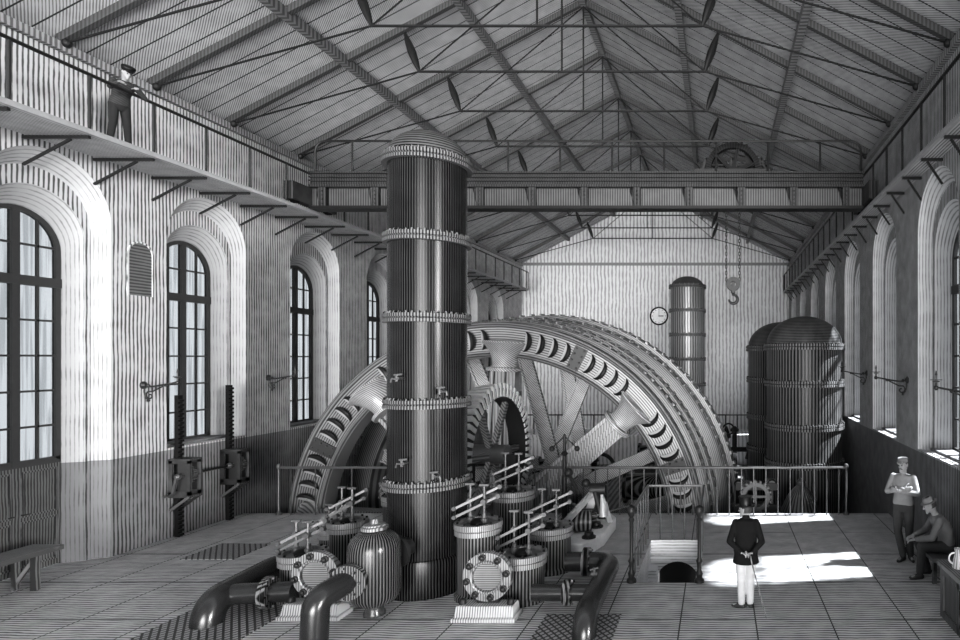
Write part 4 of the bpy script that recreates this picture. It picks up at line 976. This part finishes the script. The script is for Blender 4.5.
# 2 worker standing with folded arms against the right wall
J = dict(shL=(-.168, 0, 1.40), shR=(.168, 0, 1.40), hipL=(-.09, 0, .92), hipR=(.09, 0, .92), head=(.0, .045, 1.62), look=(.25, 1, -.10),
         elL=(-.25, .08, 1.16), elR=(.25, .08, 1.16), wrL=(.04, .235, 1.20), wrR=(-.05, .20, 1.24),
         handL=((.9, -.25, .2), (0, -1, 0), (0, 0, 1), .45), handR=((-.9, -.25, .1), (0, -1, 0), (0, 0, 1), .45),
         knL=(-.11, .05, .50), knR=(.07, .10, .50), anL=(-.12, .0, .095), anR=(-.02, .10, .095), toeL=(-.5, .9, 0), toeR=(.35, .9, 0))
person('moustached worker in cap and light shirt standing with folded arms by the right wall', (3.32, 10.75, 0), radians(150), 1.045, J,
       dict(top=mat('pale_shirt', .22, rough=.9), top_name='work_shirt', legs=TROUD, hat='cap', hatm=CAPC, moustache=1))
# 3 worker sitting, forearms on his knees
J = dict(shL=(-.165, .15, .92), shR=(.165, .15, .92), hipL=(-.09, 0, .50), hipR=(.09, 0, .50), head=(0, .27, 1.125), look=(0, 1, -.45), fwd=Vector((0, 1, -.3)), hunch=.05,
         elL=(-.22, .28, .67), elR=(.22, .28, .67), wrL=(-.07, .49, .60), wrR=(.08, .49, .62),
         handL=((.35, .9, -.3), (0, 0, -1), (.6, 0, .4), .5), handR=((-.35, .9, -.3), (0, 0, -1), (-.6, 0, .4), .5),
         knL=(-.16, .42, .52), knR=(.16, .42, .52), anL=(-.13, .44, .095), anR=(.13, .26, .095), toeL=(-.2, 1, 0), toeR=(.2, 1, 0))
person('worker in a brimmed hat sitting bent forward by the right wall with hands joined', (3.76, 9.85, 0), radians(84), 1.05, J,
       dict(top=SHIRT, top_name='work_shirt', legs=TROUD, hat='felt', hatm=CAPC))
# 4 man on the left gallery leaning over the hand rail
J = dict(shL=(-.18, .20, 1.34), shR=(.18, .20, 1.34), hipL=(-.09, 0, .90), hipR=(.09, 0, .90), head=(.02, .36, 1.53), look=(0, 1, -.65), fwd=Vector((0, 1, -.2)), hunch=.02,
         elL=(-.30, .30, 1.12), elR=(.29, .34, 1.14), wrL=(-.12, .42, 1.22), wrR=(.20, .44, 1.25),
         handL=((.5, .8, .05), (0, .2, -1), (1, 0, 0), .8), handR=((-.2, .9, .05), (0, .2, -1), (-1, 0, 0), .8),
         knL=(-.12, .03, .50), knR=(.13, .06, .50), anL=(-.17, -.03, .095), anR=(.16, .0, .095), toeL=(-.3, 1, 0), toeR=(.35, 1, 0))
person('man in dark cap and waistcoat leaning on the rail of the left gallery', (-10.22, 10.24, 7.2), radians(-112), .79, J,
       dict(top=mat('waistcoat', .035, .01, 'xz', .03, .9), top_name='shirt', legs=mat('gallery_trousers', .008, rough=.9), hat='cap', hatm=BLACK))
#PEOPLE_END
# ------------------------------------------------------------------ light, world, camera
sun = bpy.data.lights.new('sun', 'SUN'); sun.energy = 60; sun.angle = radians(2.6)
so = bpy.data.objects.new('sun', sun); COL.objects.link(so)
so.rotation_euler = Vector((-1, -.17, -1.28)).to_track_quat('-Z', 'Y').to_euler()
for nm_, en_, an_, dr_ in (('front_fill', 1.8, 26, (-.14, 1, -.02)), ('side_fill', 1.5, 9, (-1, .72, -.12)), ('upward_fill', 2.3, 50, (-.12, 1, .28))):  # added fill suns: frontal, from the right for vessel highlights, upward for the roof
    fl_ = bpy.data.lights.new(nm_, 'SUN'); fl_.energy = en_; fl_.angle = radians(an_)
    fo = bpy.data.objects.new(nm_, fl_); COL.objects.link(fo); fo.rotation_euler = Vector(dr_).to_track_quat('-Z', 'Y').to_euler()
W = bpy.data.worlds.new('world'); S.world = W; W.use_nodes = True
bg = W.node_tree.nodes['Background']; bg.inputs[0].default_value = (.95, .98, 1, 1); bg.inputs[1].default_value = 1.0
wn_ = W.node_tree; tc_ = node(wn_, 'ShaderNodeTexCoord'); sx_ = node(wn_, 'ShaderNodeSeparateXYZ'); wn_.links.new(tc_.outputs['Generated'], sx_.inputs[0])
mr_ = node(wn_, 'ShaderNodeMapRange', interpolation_type='SMOOTHSTEP'); mr_.inputs[1].default_value = -.75; mr_.inputs[2].default_value = -.05; mr_.inputs[3].default_value = .22; mr_.inputs[4].default_value = 1.0
wn_.links.new(sx_.outputs[1], mr_.inputs[0]); wn_.links.new(mr_.outputs[0], bg.inputs[1])   # sky dimmed towards the open front to deepen metals and foreground; nothing stands there
cam = bpy.data.cameras.new('camera'); co = bpy.data.objects.new('camera', cam); COL.objects.link(co)
co.location = (0, 0, 3.6); co.rotation_euler = (pi / 2, 0, 0); cam.sensor_width = 36; cam.lens = 22.5
cam.shift_x = -238 / 960; cam.shift_y = 38 / 960; cam.clip_end = 200
S.camera = co
S.view_settings.view_transform = 'Standard'; S.view_settings.look = 'None'; S.view_settings.gamma = 1; S.view_settings.use_curve_mapping = False
S.view_settings.exposure = 1.2
